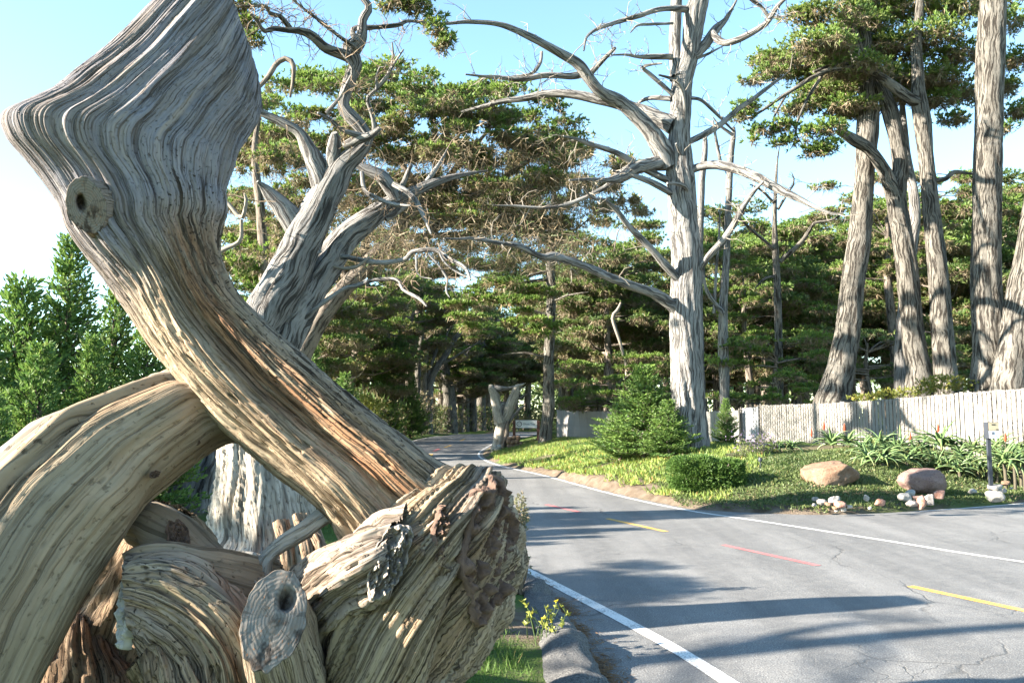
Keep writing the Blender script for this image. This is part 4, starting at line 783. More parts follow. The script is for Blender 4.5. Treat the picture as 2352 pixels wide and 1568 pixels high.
# left part of the canopy belongs to a nearer, half-dry tree
kb = at(590, 900, 24); k1b = empty('half_dry_cypress', (kb[0], 24, hz(kb[0], 24)), 'half dry brownish cypress between the foreground head and the leaning cypress', 'cypress tree')
acc = Acc(); trace(acc, lambda X, Y: (X, Y), [(590,1000,20),(600,900,17),(610,700,14),(600,500,11),(585,350,8),(600,240,4)], 24, 0, nt=12, ds=.3); acc.build('trunk', M['bark_dark'], k1b)
acc = Acc(); trace(acc, c4, [(330,600,14),(420,500,16),(470,420,18),(530,385,18),(580,420,18),(580,520,12),(560,640,7)], 20, 0, nt=9, ds=.15); acc.build('limb', M['bark_dark'], k1b)
lf, dr = Acc(), Acc()
for i in range(34):
    x, y = g.uniform(525, 720), g.uniform(270, 620); padpx(lf, dr, x, y, g.uniform(25, 45), g.uniform(10, 20), 23+g.normal(0, 1.2), g, dens=16, l=.14, hang=1.6, dryness=.5)
for i in range(14):
    x, y = g.uniform(500, 600), g.uniform(480, 720); padpx(lf, dr, x, y, g.uniform(25, 45), g.uniform(10, 18), 24+g.normal(0, 1.2), g, dens=34, l=.14, hang=.4, dryness=.1)
lf.build('crown', M['leaf'], k1b, smooth=False)['kind'] = 'stuff'; dr.build('dry_foliage', M['dry'], k1b, smooth=False)['kind'] = 'stuff'
# ---------------------------------------------------------------- slender roadside tree beside the far sign
YF = 41.0
kb = at(*c5(1165, 1390), YF); k2 = empty('roadside_cypress', (kb[0], YF, hz(kb[0], YF)), 'slim tall cypress beside the white sign, dry tan crown and one green bough', 'cypress tree')
acc = Acc(); trace(acc, c5, [(1150,1440,70),(1165,1385,44),(1178,1280,35),(1190,1150,32),(1190,900,30),(1200,700,28),(1205,500,27),(1200,300,26),(1206,200,24),(1215,80,18),(1220,-40,13),(1230,-160,7)], YF, 0, nt=30, ds=.14); acc.build('trunk', M['bark'], k2)
for pts in ([(1195,380,9),(1100,400,8),(1030,420,6),(940,470,3)], [(1185,430,9),(1060,440,8),(900,480,4)], [(1195,640,10),(1080,600,8),(900,540,6),(700,500,3)], [(1200,560,8),(1300,520,6),(1420,500,3)], [(1205,180,11),(1100,150,9),(950,140,6),(820,160,3)], [(1205,200,9),(1330,150,7),(1450,60,3)], [(1210,100,9),(1100,20,7),(960,-60,5),(850,-110,3)],[(1215,60,8),(1330,-60,5),(1400,-150,3)],[(1200,880,8),(1060,850,6),(900,860,3)]):
    acc = Acc(); trace(acc, c5, pts, YF, g.normal(-1, 1), nt=7, ds=.35); acc.build('limb', M['bark'], k2)
lf, dr = Acc(), Acc()
for i in range(44):
    x = g.uniform(1085, 1470); y = g.uniform(340, 520)-.10*(x-1270)+(20 if x < 1180 else 0)
    padpx(lf, dr, x, y, g.uniform(25, 50), g.uniform(8, 16), YF+g.normal(-1, 1.8), g, dens=5.0, l=.24, hang=8 if g.random() < .85 else 2, dryness=.7)
for i in range(16):
    u = g.random(); padpx(lf, dr, 1140+u*140+g.normal(0, 10), 470-u*110+g.normal(0, 8), 30, 9, YF-2, g, dens=20, l=.19, hang=.5, dryness=.1)
for i in range(26):
    x = g.uniform(1045, 1270); y = g.uniform(650, 760)+(10 if x > 1200 else 0); padpx(lf, dr, x, y, g.uniform(25, 45), g.uniform(7, 12), YF-2+g.normal(0, 1), g, dens=22, l=.19, hang=.5, dryness=.1)
lf.build('crown', M['leaf'], k2, smooth=False)['kind'] = 'stuff'; dr.build('dry_foliage', M['tan'], k2, smooth=False)['kind'] = 'stuff'
# ---------------------------------------------------------------- forest prototypes (a thing with trunk, branches, crown), then individual copies
def make_cypress(seed, H, base, spread, npads, green='leaf', hang=.8, dens=13, l=.22, lean=.0, flat=True, tr=.42):
    g = np.random.default_rng(seed); o = empty('forest_cypress', (0, 0, 0)); bend = g.normal(0, .06*H, 2)
    zz = np.linspace(-.3, H*.93, 7); P = np.stack([bend[0]*(zz/H)**2+lean*zz, bend[1]*(zz/H)**2, zz], 1); rad = np.linspace(tr, .07, 7)
    acc = Acc(); addtube(acc, P, rad, nt=12, ds=.6, rel=.14, seed=seed); acc.build('trunk', M['bark_dark'], o)
    br, lf, dr = Acc(), Acc(), Acc()
    for i in range(npads):
        u = (i+.5*g.random())/npads; z0 = H*(base+(.95-base)*u); tp = np.array([np.interp(z0, zz, P[:, q]) for q in range(3)])
        az = i*2.4+g.normal(0, .5); ln = spread*(.45+.75*math.sin(math.pi*min(1, .25+.72*u)))*g.uniform(.6, 1.1)
        e = tp+np.array([math.cos(az)*ln, math.sin(az)*ln, ln*g.uniform(.12, .45)])
        addtube(br, np.array([tp, (tp+e)/2+np.array([0, 0, -.15*ln*g.random()]), e]), np.array([.11, .07, .025])*(1.2-.5*u), nt=5, ds=.6, rel=.1)
        for q in range(2):
            c = tp+(e-tp)*(1.0 if q == 0 else g.uniform(.5, .75))+np.array([0, 0, .15]); s = g.uniform(.9, 1.5)*(1 if q == 0 else .75)
            pad(lf, dr, c, (s*1.15, s*1.15, s*.36), dens, l, g, hang=hang*(1.3-u), dryness=.5*(1-u)+.1, per=7)
    br.build('branches', M['bark_dark'], o)['kind'] = 'stuff'; lf.build('crown', M[green], o, smooth=False)['kind'] = 'stuff'; dr.build('dry_foliage', M['dry'], o, smooth=False)['kind'] = 'stuff'
    return o
protos = [make_cypress(101, 15, .30, 3.6, 30), make_cypress(102, 12, .38, 3.8, 24, hang=1.4, lean=.12), make_cypress(103, 17, .34, 3.4, 32, 'leaf_dark', lean=-.06), make_cypress(104, 10, .25, 3.2, 22, 'leaf_dark'), make_cypress(105, 13, .5, 3.6, 18, hang=1.8, lean=-.15)]
used = set()
FOREST = []
def plant(k, px, Y, sc, rz, label, group):
    b = at(px, 960, Y); p = protos[k]; Y0_ = Y
    while sdpoly(ASPH, np.array([b[0]]), np.array([b[1]]))[0] < 2.0 and Y < 150: Y += 3; b = at(px, 960, Y)
    sc = sc*(Y/Y0_)**.8; x, y = b[0], b[1]
    loc = (x, y, hz(x, y)-.05)
    if k not in used: used.add(k); o = p; o.location = loc; o.rotation_euler.z = rz; o.scale = (sc,)*3
    else: o = clone(p, loc, rz, sc)
    tag(o, label, 'cypress tree', group); FOREST.append(o); return o
g = np.random.default_rng(41)
LM = 'dark cypress of the wood beyond the road bend, left of the white sign'
LMg = 'cypresses beyond the bend'
for k, px, Y, sc in [(1,640,44,.95),(4,720,52,1.0),(0,800,58,.9),(1,850,66,1.0),(4,900,50,.85),(2,960,72,.9),(0,1010,64,.85),(1,1060,84,1.0),(4,1110,78,1.05),(1,1160,96,1.1),(2,600,60,.8),(3,680,38,.8),(0,1210,90,1.1),(4,1000,100,1.1),(1,760,85,1.1),(3,1120,70,1.1),(0,930,90,1.1),(3,860,58,.9),(3,1040,74,1.0),(2,700,70,1.0)]:
    plant(k, px, Y, sc*g.uniform(.93, 1.07), g.uniform(0, 6.28), LM, LMg)
LR_ = 'dark cypress of the wood behind the pale fence, right of the white sign'
for k, px, Y, sc in [(2,1300,66,.95),(1,1350,58,.9),(3,1400,50,1.0),(0,1440,62,.95),(3,1490,54,1.05),(4,1540,70,.9),(2,1660,58,.93),(0,1700,50,.85),(3,1760,46,1.0),(2,1800,60,.95),(0,1850,54,.92),(3,1900,64,1.2),(1,1960,58,1.1),(2,2040,60,1.0),(0,2110,52,.98),(3,2180,48,1.1),(2,2240,58,1.0),(0,2310,50,1.02),(3,2370,44,1.1),(2,2440,54,1.05),(4,2000,80,1.2),(1,2200,84,1.3),(0,1620,84,1.0),(2,1420,90,1.0),(3,1320,76,1.2),(3,2100,66,1.2),(0,1735,64,1.05),(2,1880,70,1.1),(1,1780,72,1.3),(0,1960,66,1.05),(2,2150,70,1.1),(0,1590,72,.85),(2,1370,72,.85),(3,1650,48,.9),(3,1830,48,.9)]:
    plant(k, px, Y, sc*g.uniform(.93, 1.07), g.uniform(0, 6.28), LR_, 'cypresses behind the fence')
for p_ in protos:
    pass
# far wood closing the view
acc = Acc(); g = np.random.default_rng(43)
for i in range(800):
    a = g.uniform(-.72, .75); Y = g.uniform(120, 165); x = math.tan(a)*Y
    if x < -45: continue
    hgt_ = g.uniform(1, 13); c = np.array([x, Y, g.uniform(.5, 1)*hgt_+.5]); n = 70; d = nrm(g.normal(0, 1, (n, 3))); B = c+d*np.array([3.2, 3, 1.5])*g.random((n, 1))**.4; L = g.uniform(.6, 1.2, n); T = np.zeros((n, 3)); T[:, 0] = g.random()*.3; T[:, 1] = .4*g.random(n)
    leaves(acc, B, d+np.array([0, 0, .5]), L, L*.5, T, g)
tag(acc.build('distant_wood', M['leaf_dark'], smooth=False), 'far dark wood closing the view beyond the bend', 'wood', kind='stuff')
# ---------------------------------------------------------------- traced forest trunks that can be told apart
def trunkpx(pts, Y, name, label, mat='bark_dark', cv=c5, group=None, foliage=None):
    b = at(*cv(pts[0][0], pts[0][1]), Y)
    while sdpoly(ASPH, np.array([b[0]]), np.array([b[1]]))[0] < 1.2 and Y < 150: Y += 3; b = at(*cv(pts[0][0], pts[0][1]), Y)
    p = np.array(pts, float); b = at(*cv(p[0, 0], p[0, 1]), Y); z0 = hz(b[0], b[1]); o = empty(name, (b[0], b[1], z0), label, 'tree', group)
    acc = Acc(); k = cv(1, 0)[0]-cv(0, 0)[0]; x, y = cv(p[:, 0], p[:, 1]); P3 = at(x, y, np.full(len(p), Y)); r = p[:, 2]*k*Y/FPX
    if P3[0, 2] > z0: P3 = np.vstack([[P3[0, 0], Y, z0-.2], P3]); r = np.concatenate([[r[0]*1.2], r])
    addtube(acc, P3, r, nt=14, ds=.25, rel=.15, seed=int(p[0, 0]) % 90); acc.build('trunk', M[mat], o); return o
ORD = ['first', 'second', 'third', 'fourth', 'fifth', 'sixth', 'seventh', 'eighth', 'ninth', 'tenth', 'eleventh', 'twelfth', 'thirteenth', 'fourteenth', 'fifteenth', 'sixteenth', 'seventeenth']
GB = 'bare-stemmed trees beyond the bend'
LB = 'dark bare-stemmed tree standing behind the brush hedge by the bend'
for pts, Y, m_ in sorted([
  ([(385,960,28),(395,880,26),(420,750,25),(450,590,22),(465,470,16)], 78, 'bark_dark'), ([(620,1130,40),(605,1000,32),(585,920,28),(560,840,26),(540,700,20)], 58, 'bark'), ([(680,1110,20),(672,960,18),(665,850,16)], 66, 'bark_dark'), ([(712,1090,22),(700,940,20),(690,860,18),(715,740,14)], 62, 'bark'),
  ([(752,1110,26),(780,950,25),(800,800,24),(815,680,20)], 60, 'bark'), ([(805,1090,28),(850,920,27),(890,760,26),(910,640,20)], 64, 'bark'), ([(470,1000,22),(480,850,20),(495,700,18)], 60, 'bark_dark'), ([(440,960,16),(455,820,15),(470,640,12)], 66, 'bark'),
  ([(1000,1040,16),(1010,900,15),(1000,760,12)], 72, 'bark_dark'), ([(345,900,14),(340,700,13),(350,560,10)], 66, 'bark_dark'), ([(280,880,13),(270,740,12),(275,620,10)], 70, 'bark_dark'), ([(1290,1110,26),(1300,900,22),(1310,720,20)], 60, 'bark_dark'), ([(1330,1090,16),(1335,900,15),(1325,720,12)], 66, 'bark'), ([(1370,1020,14),(1360,820,13),(1355,700,12)], 62, 'bark_dark'), ([(1490,980,18),(1480,850,17),(1470,700,14)], 60, 'bark_dark'), ([(1265,1000,18),(1262,900,17),(1255,700,14)], 58, 'bark')], key=lambda q: q[0][0][0]):
    nb_ = globals().get('nb_', -1)+1; trunkpx(pts, Y, 'bare_tree', f'bare-stemmed forest tree beyond the bend, {ORD[nb_]} from the left behind the brush', m_, group=GB)
# grey leaning branchy dead tree at the left of the bend
dl = trunkpx([(500,1050,26),(540,950,20),(600,860,16),(650,770,14),(700,720,11),(760,670,7)], 88, 'dead_leaning_tree', 'grey dead tree leaning right over the brush hedge', 'deadwood')
dl['category'] = 'dead tree'
for pts in ([(490,1040,14),(500,960,11),(530,880,9),(560,800,6),(570,740,3)], [(560,920,9),(640,880,8),(720,830,6),(800,780,3)], [(610,850,8),(600,760,7),(640,690,5),(720,640,3)], [(440,740,10),(540,690,9),(640,620,6),(720,560,3)]):
    acc = Acc(); C, r = trace(acc, c5, pts, 88, -1, nt=8, ds=.5); twigs(acc, C, r, 8, 2.4, seed=pts[0][0], r0=.035); acc.build('limb', M['deadwood'], dl)
# slender grey dead trees right of the big dead tree
s2 = trunkpx([(1305,1600,18),(1305,1300,18),(1312,1100,17),(1320,900,16),(1335,760,14),(1330,668,9)], 36, 'dead_snag', 'thin grey broken snag just right of the tall dead cypress', 'deadwood', c6)
s3 = trunkpx([(1425,1640,24),(1435,1450,20),(1445,1300,18),(1455,1000,17),(1465,800,15),(1478,690,13),(1480,650,8)], 34, 'dead_snag', 'straight grey dead trunk, second right of the tall dead cypress', 'deadwood', c6)
for o_, pts in ((s3, [(1476,690,9),(1440,665,8),(1395,630,6),(1375,600,3)]), (s3, [(1380,1600,9),(1390,1400,8),(1405,1200,6),(1410,1050,3)]), (s2, [(1325,720,5),(1350,690,4),(1375,680,2)]), (s3, [(1425,1600,14),(1340,1480,9),(1325,1350,6),(1320,1250,3)])):
    acc = Acc(); C, r = trace(acc, c6, pts, 33.8 if o_ is s3 else 35.8, -.3, nt=8, ds=.2); acc.build('limb', M['deadwood'], o_)
s4 = trunkpx([(1712,1900,20),(1705,1568,18),(1697,1350,17),(1690,1200,14),(1690,1050,11),(1700,850,6),(1715,735,2)], 36, 'dead_pine', 'brown dead tree with curved candelabra limbs before the green wood', 'bark', c6); s4['category'] = 'dead tree'
for pts in ([(1690,1280,10),(1640,1230,9),(1560,1165,8),(1510,1110,4)], [(1715,1335,12),(1800,1260,12),(1860,1190,10),(1890,1140,8),(1990,1120,6),(2045,1078,3)], [(1690,1040,8),(1620,970,6),(1560,940,3)], [(1705,1070,8),(1760,980,6),(1790,930,5),(1775,880,2)], [(1690,1410,8),(1640,1420,6),(1590,1470,3)]):
    acc = Acc(); C, r = trace(acc, c6, pts, 36, -.8, nt=8, ds=.25); twigs(acc, C, r, 5, 1.0, seed=pts[0][1], r0=.014); acc.build('limb', M['bark'], s4)
# white crooked bare stem
wsn = trunkpx([(335,255,6),(322,200,6),(310,150,6),(290,90,7),(278,40,8),(300,10,7),(312,-20,4)], 44, 'white_snag', 'thin white crooked dead stem left of the tall dead cypress', 'twig_pale', c8)
# ---------------------------------------------------------------- low spreading cypresses above the fence
def lowtree(name, label, boxes, Y, mat, n, seed, dens=26, l=.15, trunk=None, hang=.5):
    g = np.random.default_rng(seed); b = at(*(trunk if trunk else (boxes[0][0], 960)), Y); o = empty(name, (b[0], Y, hz(b[0], Y)), label, 'cypress tree')
    z0 = hz(b[0], Y); acc = Acc(); ht_ = max(3.2, (960-(min(q[2] for q in boxes)+max(q[3] for q in boxes))/2)/FPX*Y+1.5); P = np.array([[b[0], Y, z0-.2], [b[0]+.1, Y, z0+ht_*.33], [b[0]-.1, Y+.1, z0+ht_*.7], [b[0], Y, z0+ht_]]); addtube(acc, P, np.array([.2, .15, .11, .05])*max(1, ht_/6), nt=9, ds=.3); acc.build('trunk', M['bark_dark'], o)
    lf, dr, bb = Acc(), Acc(), Acc()
    for (x0, x1, y0, y1) in boxes:
        for i in range(n):
            x, y = g.uniform(x0, x1), g.uniform(y0, y1); padpx(lf, dr, x, y, g.uniform(22, 48), g.uniform(6, 13), Y+g.normal(0, 1.3), g, dens=dens, l=l, hang=hang, dryness=.15, per=8)
            if i % 3 == 0: e = at(x, y+8, Y); addtube(bb, np.array([[b[0], Y, min(e[2], z0+ht_*.9)], (np.array([b[0], Y, e[2]])+e)/2+[0, 0, .1], e]), np.array([.05, .035, .012]), nt=4, ds=.5)
    lf.build('crown', M[mat], o, smooth=False)['kind'] = 'stuff'; dr.build('dry_foliage', M['dry'], o, smooth=False)['kind'] = 'stuff'; bb.build('branches', M['bark_dark'], o)['kind'] = 'stuff'; return o
lowtree('low_cypress', 'low spreading green cypress behind the fence, right of the tall dead cypress', [(1640,1900,775,925)], 34.5, 'leaf', 34, 51, trunk=(1790, 960))
lowtree('low_cypress', 'low green cypress boughs behind the fence, left of the tall dead cypress', [(1300,1545,820,940)], 43, 'leaf', 28, 52, trunk=(1420, 960))
lowtree('low_cypress', 'dark green low cypress in the shade behind the right trunks', [(1880,2240,760,880)], 38, 'leaf_dark', 40, 53, trunk=(2000, 960))
lowtree('bend_cypress', 'layered cypress over the far bend of the road, half green half brown', [(840,1300,440,700)], 78, 'leaf', 80, 57, dens=6, l=.36, trunk=(925, 960), hang=2.4)
lowtree('bend_cypress', 'green cypress closing the view straight above the far bend', [(1040,1330,560,860)], 118, 'leaf_dark', 60, 58, dens=4, l=.5, trunk=(1120, 960), hang=1.2)
lowtree('mid_cypress', 'dark green cypress layered behind the slim roadside tree', [(1280,1560,500,760)], 47, 'leaf_dark', 46, 54, dens=16, l=.21, trunk=(1400, 960), hang=1)
lowtree('mid_cypress', 'dark green layered cypress behind the thin grey snags', [(1620,1900,560,800)], 43, 'leaf', 50, 55, dens=17, l=.2, trunk=(1720, 960), hang=.8)
lowtree('mid_cypress', 'green cypress with dry grey moss below the right crown', [(1880,2352,400,640)], 45, 'leaf', 46, 56, dens=16, l=.21, trunk=(2060, 960), hang=1.6)
# ---------------------------------------------------------------- bright young conifers
def conifer(seed, H, rad, n_br, mat, l=.11, name='young_cypress'):
    g = np.random.default_rng(seed); o = empty(name, (0, 0, 0)); acc = Acc(); P = np.array([[0, 0, -.15], [.03, .02, H*.35], [-.02, .03, H*.7], [0, 0, H*.98]]); addtube(acc, P, np.array([.09, .065, .035, .008]), nt=7, ds=.25, rel=.1); acc.build('trunk', M['bark_dark'], o)
    lf, br = Acc(), Acc(); Bs, Ds, Ls, Ts = [], [], [], []
    for i in range(n_br):
        u = ((i+g.random())/n_br); z = H*(.02+.95*u); az = i*2.399+g.normal(0, .35); ln = rad*(1-u)**.95*g.uniform(.65, 1.2)+.10; el = .35+.5*u+g.normal(0, .12)
        d = np.array([math.cos(az)*math.cos(el), math.sin(az)*math.cos(el), math.sin(el)]); s0 = np.array([0, 0, z]); e = s0+d*ln
        if ln > .3: addtube(br, np.array([s0, s0+d*ln*.5, e]), np.array([.02, .012, .004]), nt=4, ds=.4)
        side = nrm(np.cross(d, [0, 0, 1.])); nb = max(5, int(ln/.055)); tone = np.clip(.5+.5*g.normal(), 0, 1)
        for q in range(nb):
            t_ = (q+.5)/nb; sgn = 1 if q % 2 else -1; bp = s0+d*ln*(.12+.88*t_); bd = nrm(d*.75+side*sgn*.75+np.array([0, 0, .25])+g.normal(0, .2, 3)); bl = (.10+.34*ln*(1-t_)*.6+.06)*g.uniform(.7, 1.2)
            m = max(3, int(bl/.035)); tt = np.linspace(.05, 1, m)[:, None]; Bs.append(bp+bd*bl*tt); Ds.append(bd+g.normal(0, .45, (m, 3))+np.array([0, 0, .2])); Ls.append(l*g.uniform(.6, 1.25, m)); T = np.zeros((m, 3)); T[:, 0] = np.clip(tone*.6+.5*t_, 0, 1); T[:, 1] = .3*(g.random(m) < .06); Ts.append(T)
    B, D, L, T = (np.concatenate(a) for a in (Bs, Ds, Ls, Ts)); leaves(lf, B, D, L, L*.42, T, g, quad=True)
    br.build('branches', M['bark_dark'], o)['kind'] = 'stuff'; lf.build('crown', M[mat], o, smooth=False)['kind'] = 'stuff'; return o
ca, cb_ = conifer(61, 4.5, 1.05, 180, 'leaf_bright'), conifer(62, 3.4, 1.2, 140, 'leaf_bright')
firstc = set()
def put_con(p, px, Y, H, rz, label, group=None, base=None, cat='conifer', wide=1.0):
    b = at(px, 960, Y); z = hz(b[0], Y); H0 = 4.5 if p is ca else 3.4; s = H/H0
    o = p if p.name not in firstc else clone(p); firstc.add(p.name); o.location = (b[0], Y, z-.03); o.rotation_euler.z = rz; o.scale = (s*wide, s*wide, s); return tag(o, label, cat, group)
for p_, px, Y, H, rz, lab in [
  (ca, 145, 13.2, 4.75, .3, 'tallest bright green young conifer at the left, its tip against the sky'), (cb_, 35, 12.6, 3.9, 1.4, 'bright young conifer at the left edge, second in height'), (ca, 255, 14.2, 4.2, 2.2, 'young conifer close behind the lit edge of the leaning limb'),
  (cb_, 330, 12.2, 3.0, 3.0, 'low dark conifer directly above the splinter of the arched limb'), (cb_, 85, 10.8, 2.7, 4.1, 'low bushy conifer in front of the tallest young conifer'), (cb_, -70, 11.5, 3.6, 5.0, 'conifer cut off by the left edge of the picture'), (ca, 205, 11.4, 2.9, .9, 'bright conifer right above the crest of the arched limb'), (cb_, -20, 9.8, 2.0, 2.0, 'lowest bushy conifer at the left edge above the arch'),(cb_, 400, 15.5, 3.0, 2.7, 'conifer mostly hidden behind the crossing of the two limbs'), (cb_, 150, 9.9, 1.7, 5.5, 'small conifer just above the knee of the arched limb')]:
    put_con(p_, px, Y, H, rz, lab)
put_con(ca, 880, 60, 7.0, 1.0, 'young green conifer at the left verge just before the road bend')
put_con(ca, 715, 30, 4.8, 2.0, 'young conifer behind the leaning limb, left of the road')
put_con(cb_, 790, 36, 3.8, 3.0, 'bushy low conifer left of the road behind the leaning limb')
put_con(cb_, 945, 72, 5.4, 4.0, 'low dark conifer by the brush hedge on the left of the road')
# ================================================================ FENCE
M['slat'] = plain('weathered_pale_slat', (.205, .195, .18), .75, .22, 3)
M['slat_shaded'] = plain('shaded_gate_slat', (.30, .31, .33), .75, .15, 3)  # same slats in cool grey, putting the panel's shade into the colour
M['wire'] = plain('galvanised_wire', (.20, .18, .16), .6, .1, 10, metal=.4)
def fence(name, label, P, pitch, w, hgt_, mat, cat, seed, mesh_wire=True, zoff=0.0, topz=None):
    g = np.random.default_rng(seed); P = np.array(P, float); o = empty(name, (P[0, 0], P[0, 1], hz(*P[0])), label, cat)
    o0 = np.array(o.location); s = np.concatenate([[0], np.cumsum(np.linalg.norm(np.diff(P, axis=0), axis=1))]); n = int(s[-1]/pitch)
    acc = Acc(); v, f = boxv((0, 0, 0), w, .010, hgt_); v[np.array([1, 3, 5, 7]), 2] += np.array([0, 0, -.0, -.0]); acc.add(v, f); me = acc.mesh('slat', False); me.materials.append(mat)
    tops = []
    for i in range(n):
        q = (i+.5)*pitch; x, y = np.interp(q, s, P[:, 0]), np.interp(q, s, P[:, 1]); k = min(np.searchsorted(s, q), len(P)-1); t = nrm(P[k]-P[k-1]); zt = np.interp(q, s, topz)+g.normal(0, .012)
        b = bpy.data.objects.new('slat', me); col.objects.link(b); b.parent = o
        b.location = (x-o0[0], y-o0[1], zt-hgt_/2-o0[2]); b.rotation_euler = (g.normal(0, .006), g.normal(0, .005), math.atan2(t[1], t[0])+g.normal(0, .04)); b.scale = (g.uniform(.9, 1.06), 1, 1)
    nrm_ = np.array([-(P[-1]-P[0])[1], (P[-1]-P[0])[0]]); nrm_ = nrm_/np.linalg.norm(nrm_); 
    if np.dot(nrm_, -P[0]) < 0: nrm_ = -nrm_
    def pt(q, z): return np.array([np.interp(q, s, P[:, 0])+nrm_[0]*.03, np.interp(q, s, P[:, 1])+nrm_[1]*.03, np.interp(q, s, topz)-hgt_+z])
    if mesh_wire:
        acc = Acc(); st = .17
        for k in range(int(-hgt_/st)-1, int(s[-1]/st)+2):
            for sg in (1, -1):
                a = k*st; q0, z0, q1, z1 = (a, 0, a+hgt_, hgt_) if sg > 0 else (a+hgt_, 0, a, hgt_)
                lo, hi = 0, s[-1]
                def clip(qa, za, qb, zb):
                    t0, t1 = 0, 1; d = qb-qa
                    if abs(d) < 1e-9: return None
                    ta, tb = sorted(((lo-qa)/d, (hi-qa)/d)); t0, t1 = max(0, ta), min(1, tb)
                    return None if t1-t0 < .02 else (qa+d*t0, za+(zb-za)*t0, qa+d*t1, za+(zb-za)*t1)
                r_ = clip(q0, z0, q1, z1)
                if r_ is None: continue
                A_, B_ = pt(r_[0], r_[1]+.01), pt(r_[2], r_[3]+.01); d = nrm(B_-A_); e = np.array([nrm_[0], nrm_[1], 0])*.0035; c_ = np.cross(d, nrm(e))*.0045
                acc.add(np.array([A_-c_, A_+e, A_+c_, B_-c_, B_+e, B_+c_]), np.array([[0, 1, 4, 3], [1, 2, 5, 4]]))
        acc.build('chain_link', M['wire'], o, smooth=False, origin=o0)['kind'] = 'stuff'
    for q in np.linspace(0.02, s[-1]-.02, max(2, int(s[-1]/2.6)+1)):
        acc = Acc(); a = pt(q, -.35)-np.array([nrm_[0], nrm_[1], 0])*.07; b = pt(q, hgt_+.06)-np.array([nrm_[0], nrm_[1], 0])*.07; addtube(acc, np.array([a, (a+b)/2, b]), np.array([.03, .03, .03]), nt=8, ds=1, rel=0); acc.build('post', M['wire'], o, origin=o0)
    acc = Acc(); qs = np.linspace(0, s[-1], 16); R_ = np.array([pt(q, hgt_-.03) for q in qs])-np.array([nrm_[0], nrm_[1], 0])*.05; addtube(acc, R_, np.full(16, .02), nt=6, ds=.5, rel=0); acc.build('top_rail', M['wire'], o, origin=o0)
    return o
def fz(px, py, Y): return float(at(px, py, Y)[2])
def fxy(px, Y): return at(px, 960, Y)[:2]
Pr = [fxy(2480, 21.0), fxy(2352, 22.3), fxy(2200, 23.6), fxy(2000, 26), fxy(1900, 27.8), fxy(1745, 31)]
zr = [fz(2480, 884, 21), fz(2352, 892, 22.3), fz(2200, 903, 23.6), fz(2000, 920, 26), fz(1900, 926, 27.8), fz(1745, 931, 31)]
fence('slat_fence', 'pale vertical slat chain-link fence behind the aloes on the right', Pr, .124, .095, 2.0, M['slat'], 'fence', 71, topz=zr)
Pl = [fxy(1697, 31.6), fxy(1600, 34.0), fxy(1500, 37), fxy(1380, 42), fxy(1278, 47)]
zl = [fz(1697, 941, 31.6), fz(1600, 946, 34), fz(1500, 947, 37), fz(1380, 945, 42), fz(1278, 942, 47)]
fence('slat_fence', 'far stretch of pale slat fence behind the ice plant, left of the tall dead cypress', Pl, .125, .118, 1.75, M['slat'], 'fence', 72, False, topz=zl)
fence('fence_gate', 'narrow slatted gate panel coloured as in shade where the two fence stretches meet', [fxy(1742, 31.15), fxy(1700, 31.9)], .115, .10, 1.85, M['slat_shaded'], 'gate', 73, True, topz=[fz(1742, 933, 31.15), fz(1700, 938, 31.9)])
# ================================================================ ROCKS
def rock_mat(name, a, b, sp=.3, sc=5):
    t = NT(name); gco = t.n('TexCoord').outputs['Object']; n1 = t.noise(gco, sc, 6, .65); n2 = t.noise(gco, sc*9, 4, .7); n3 = t.noise(gco, sc*.5, 3)
    c = t.mix(t.ramp(n1, [(.35, 0.0), (.62, 1.0)]), a, b); c = t.mix(t.ramp(n2, [(.36, .7), (.46, 0.0)]), c, tuple(x*.35 for x in a)); c = t.mix(t.ramp(n3, [(.55, 0.0), (.7, sp)]), c, (.12, .12, .13))
    return t.done(c, .85, t.bump(t.math('ADD', n1, t.math('MULTIPLY', n2, .4)), .8, .04), .25)
M['rock_tan'] = rock_mat('tan_sandstone', (.15, .088, .055), (.225, .15, .10)); M['rock_red'] = rock_mat('brown_red_stone', (.16, .10, .085), (.21, .14, .115), .2, 3)
M['rock_white'] = rock_mat('pale_stone', (.25, .23, .205), (.38, .36, .325), .2, 9); M['rock_pink'] = rock_mat('pink_red_stone', (.30, .13, .085), (.40, .26, .215), .2, 9); M['rock_grey'] = rock_mat('grey_stone', (.20, .18, .17), (.33, .30, .27), .3, 9)
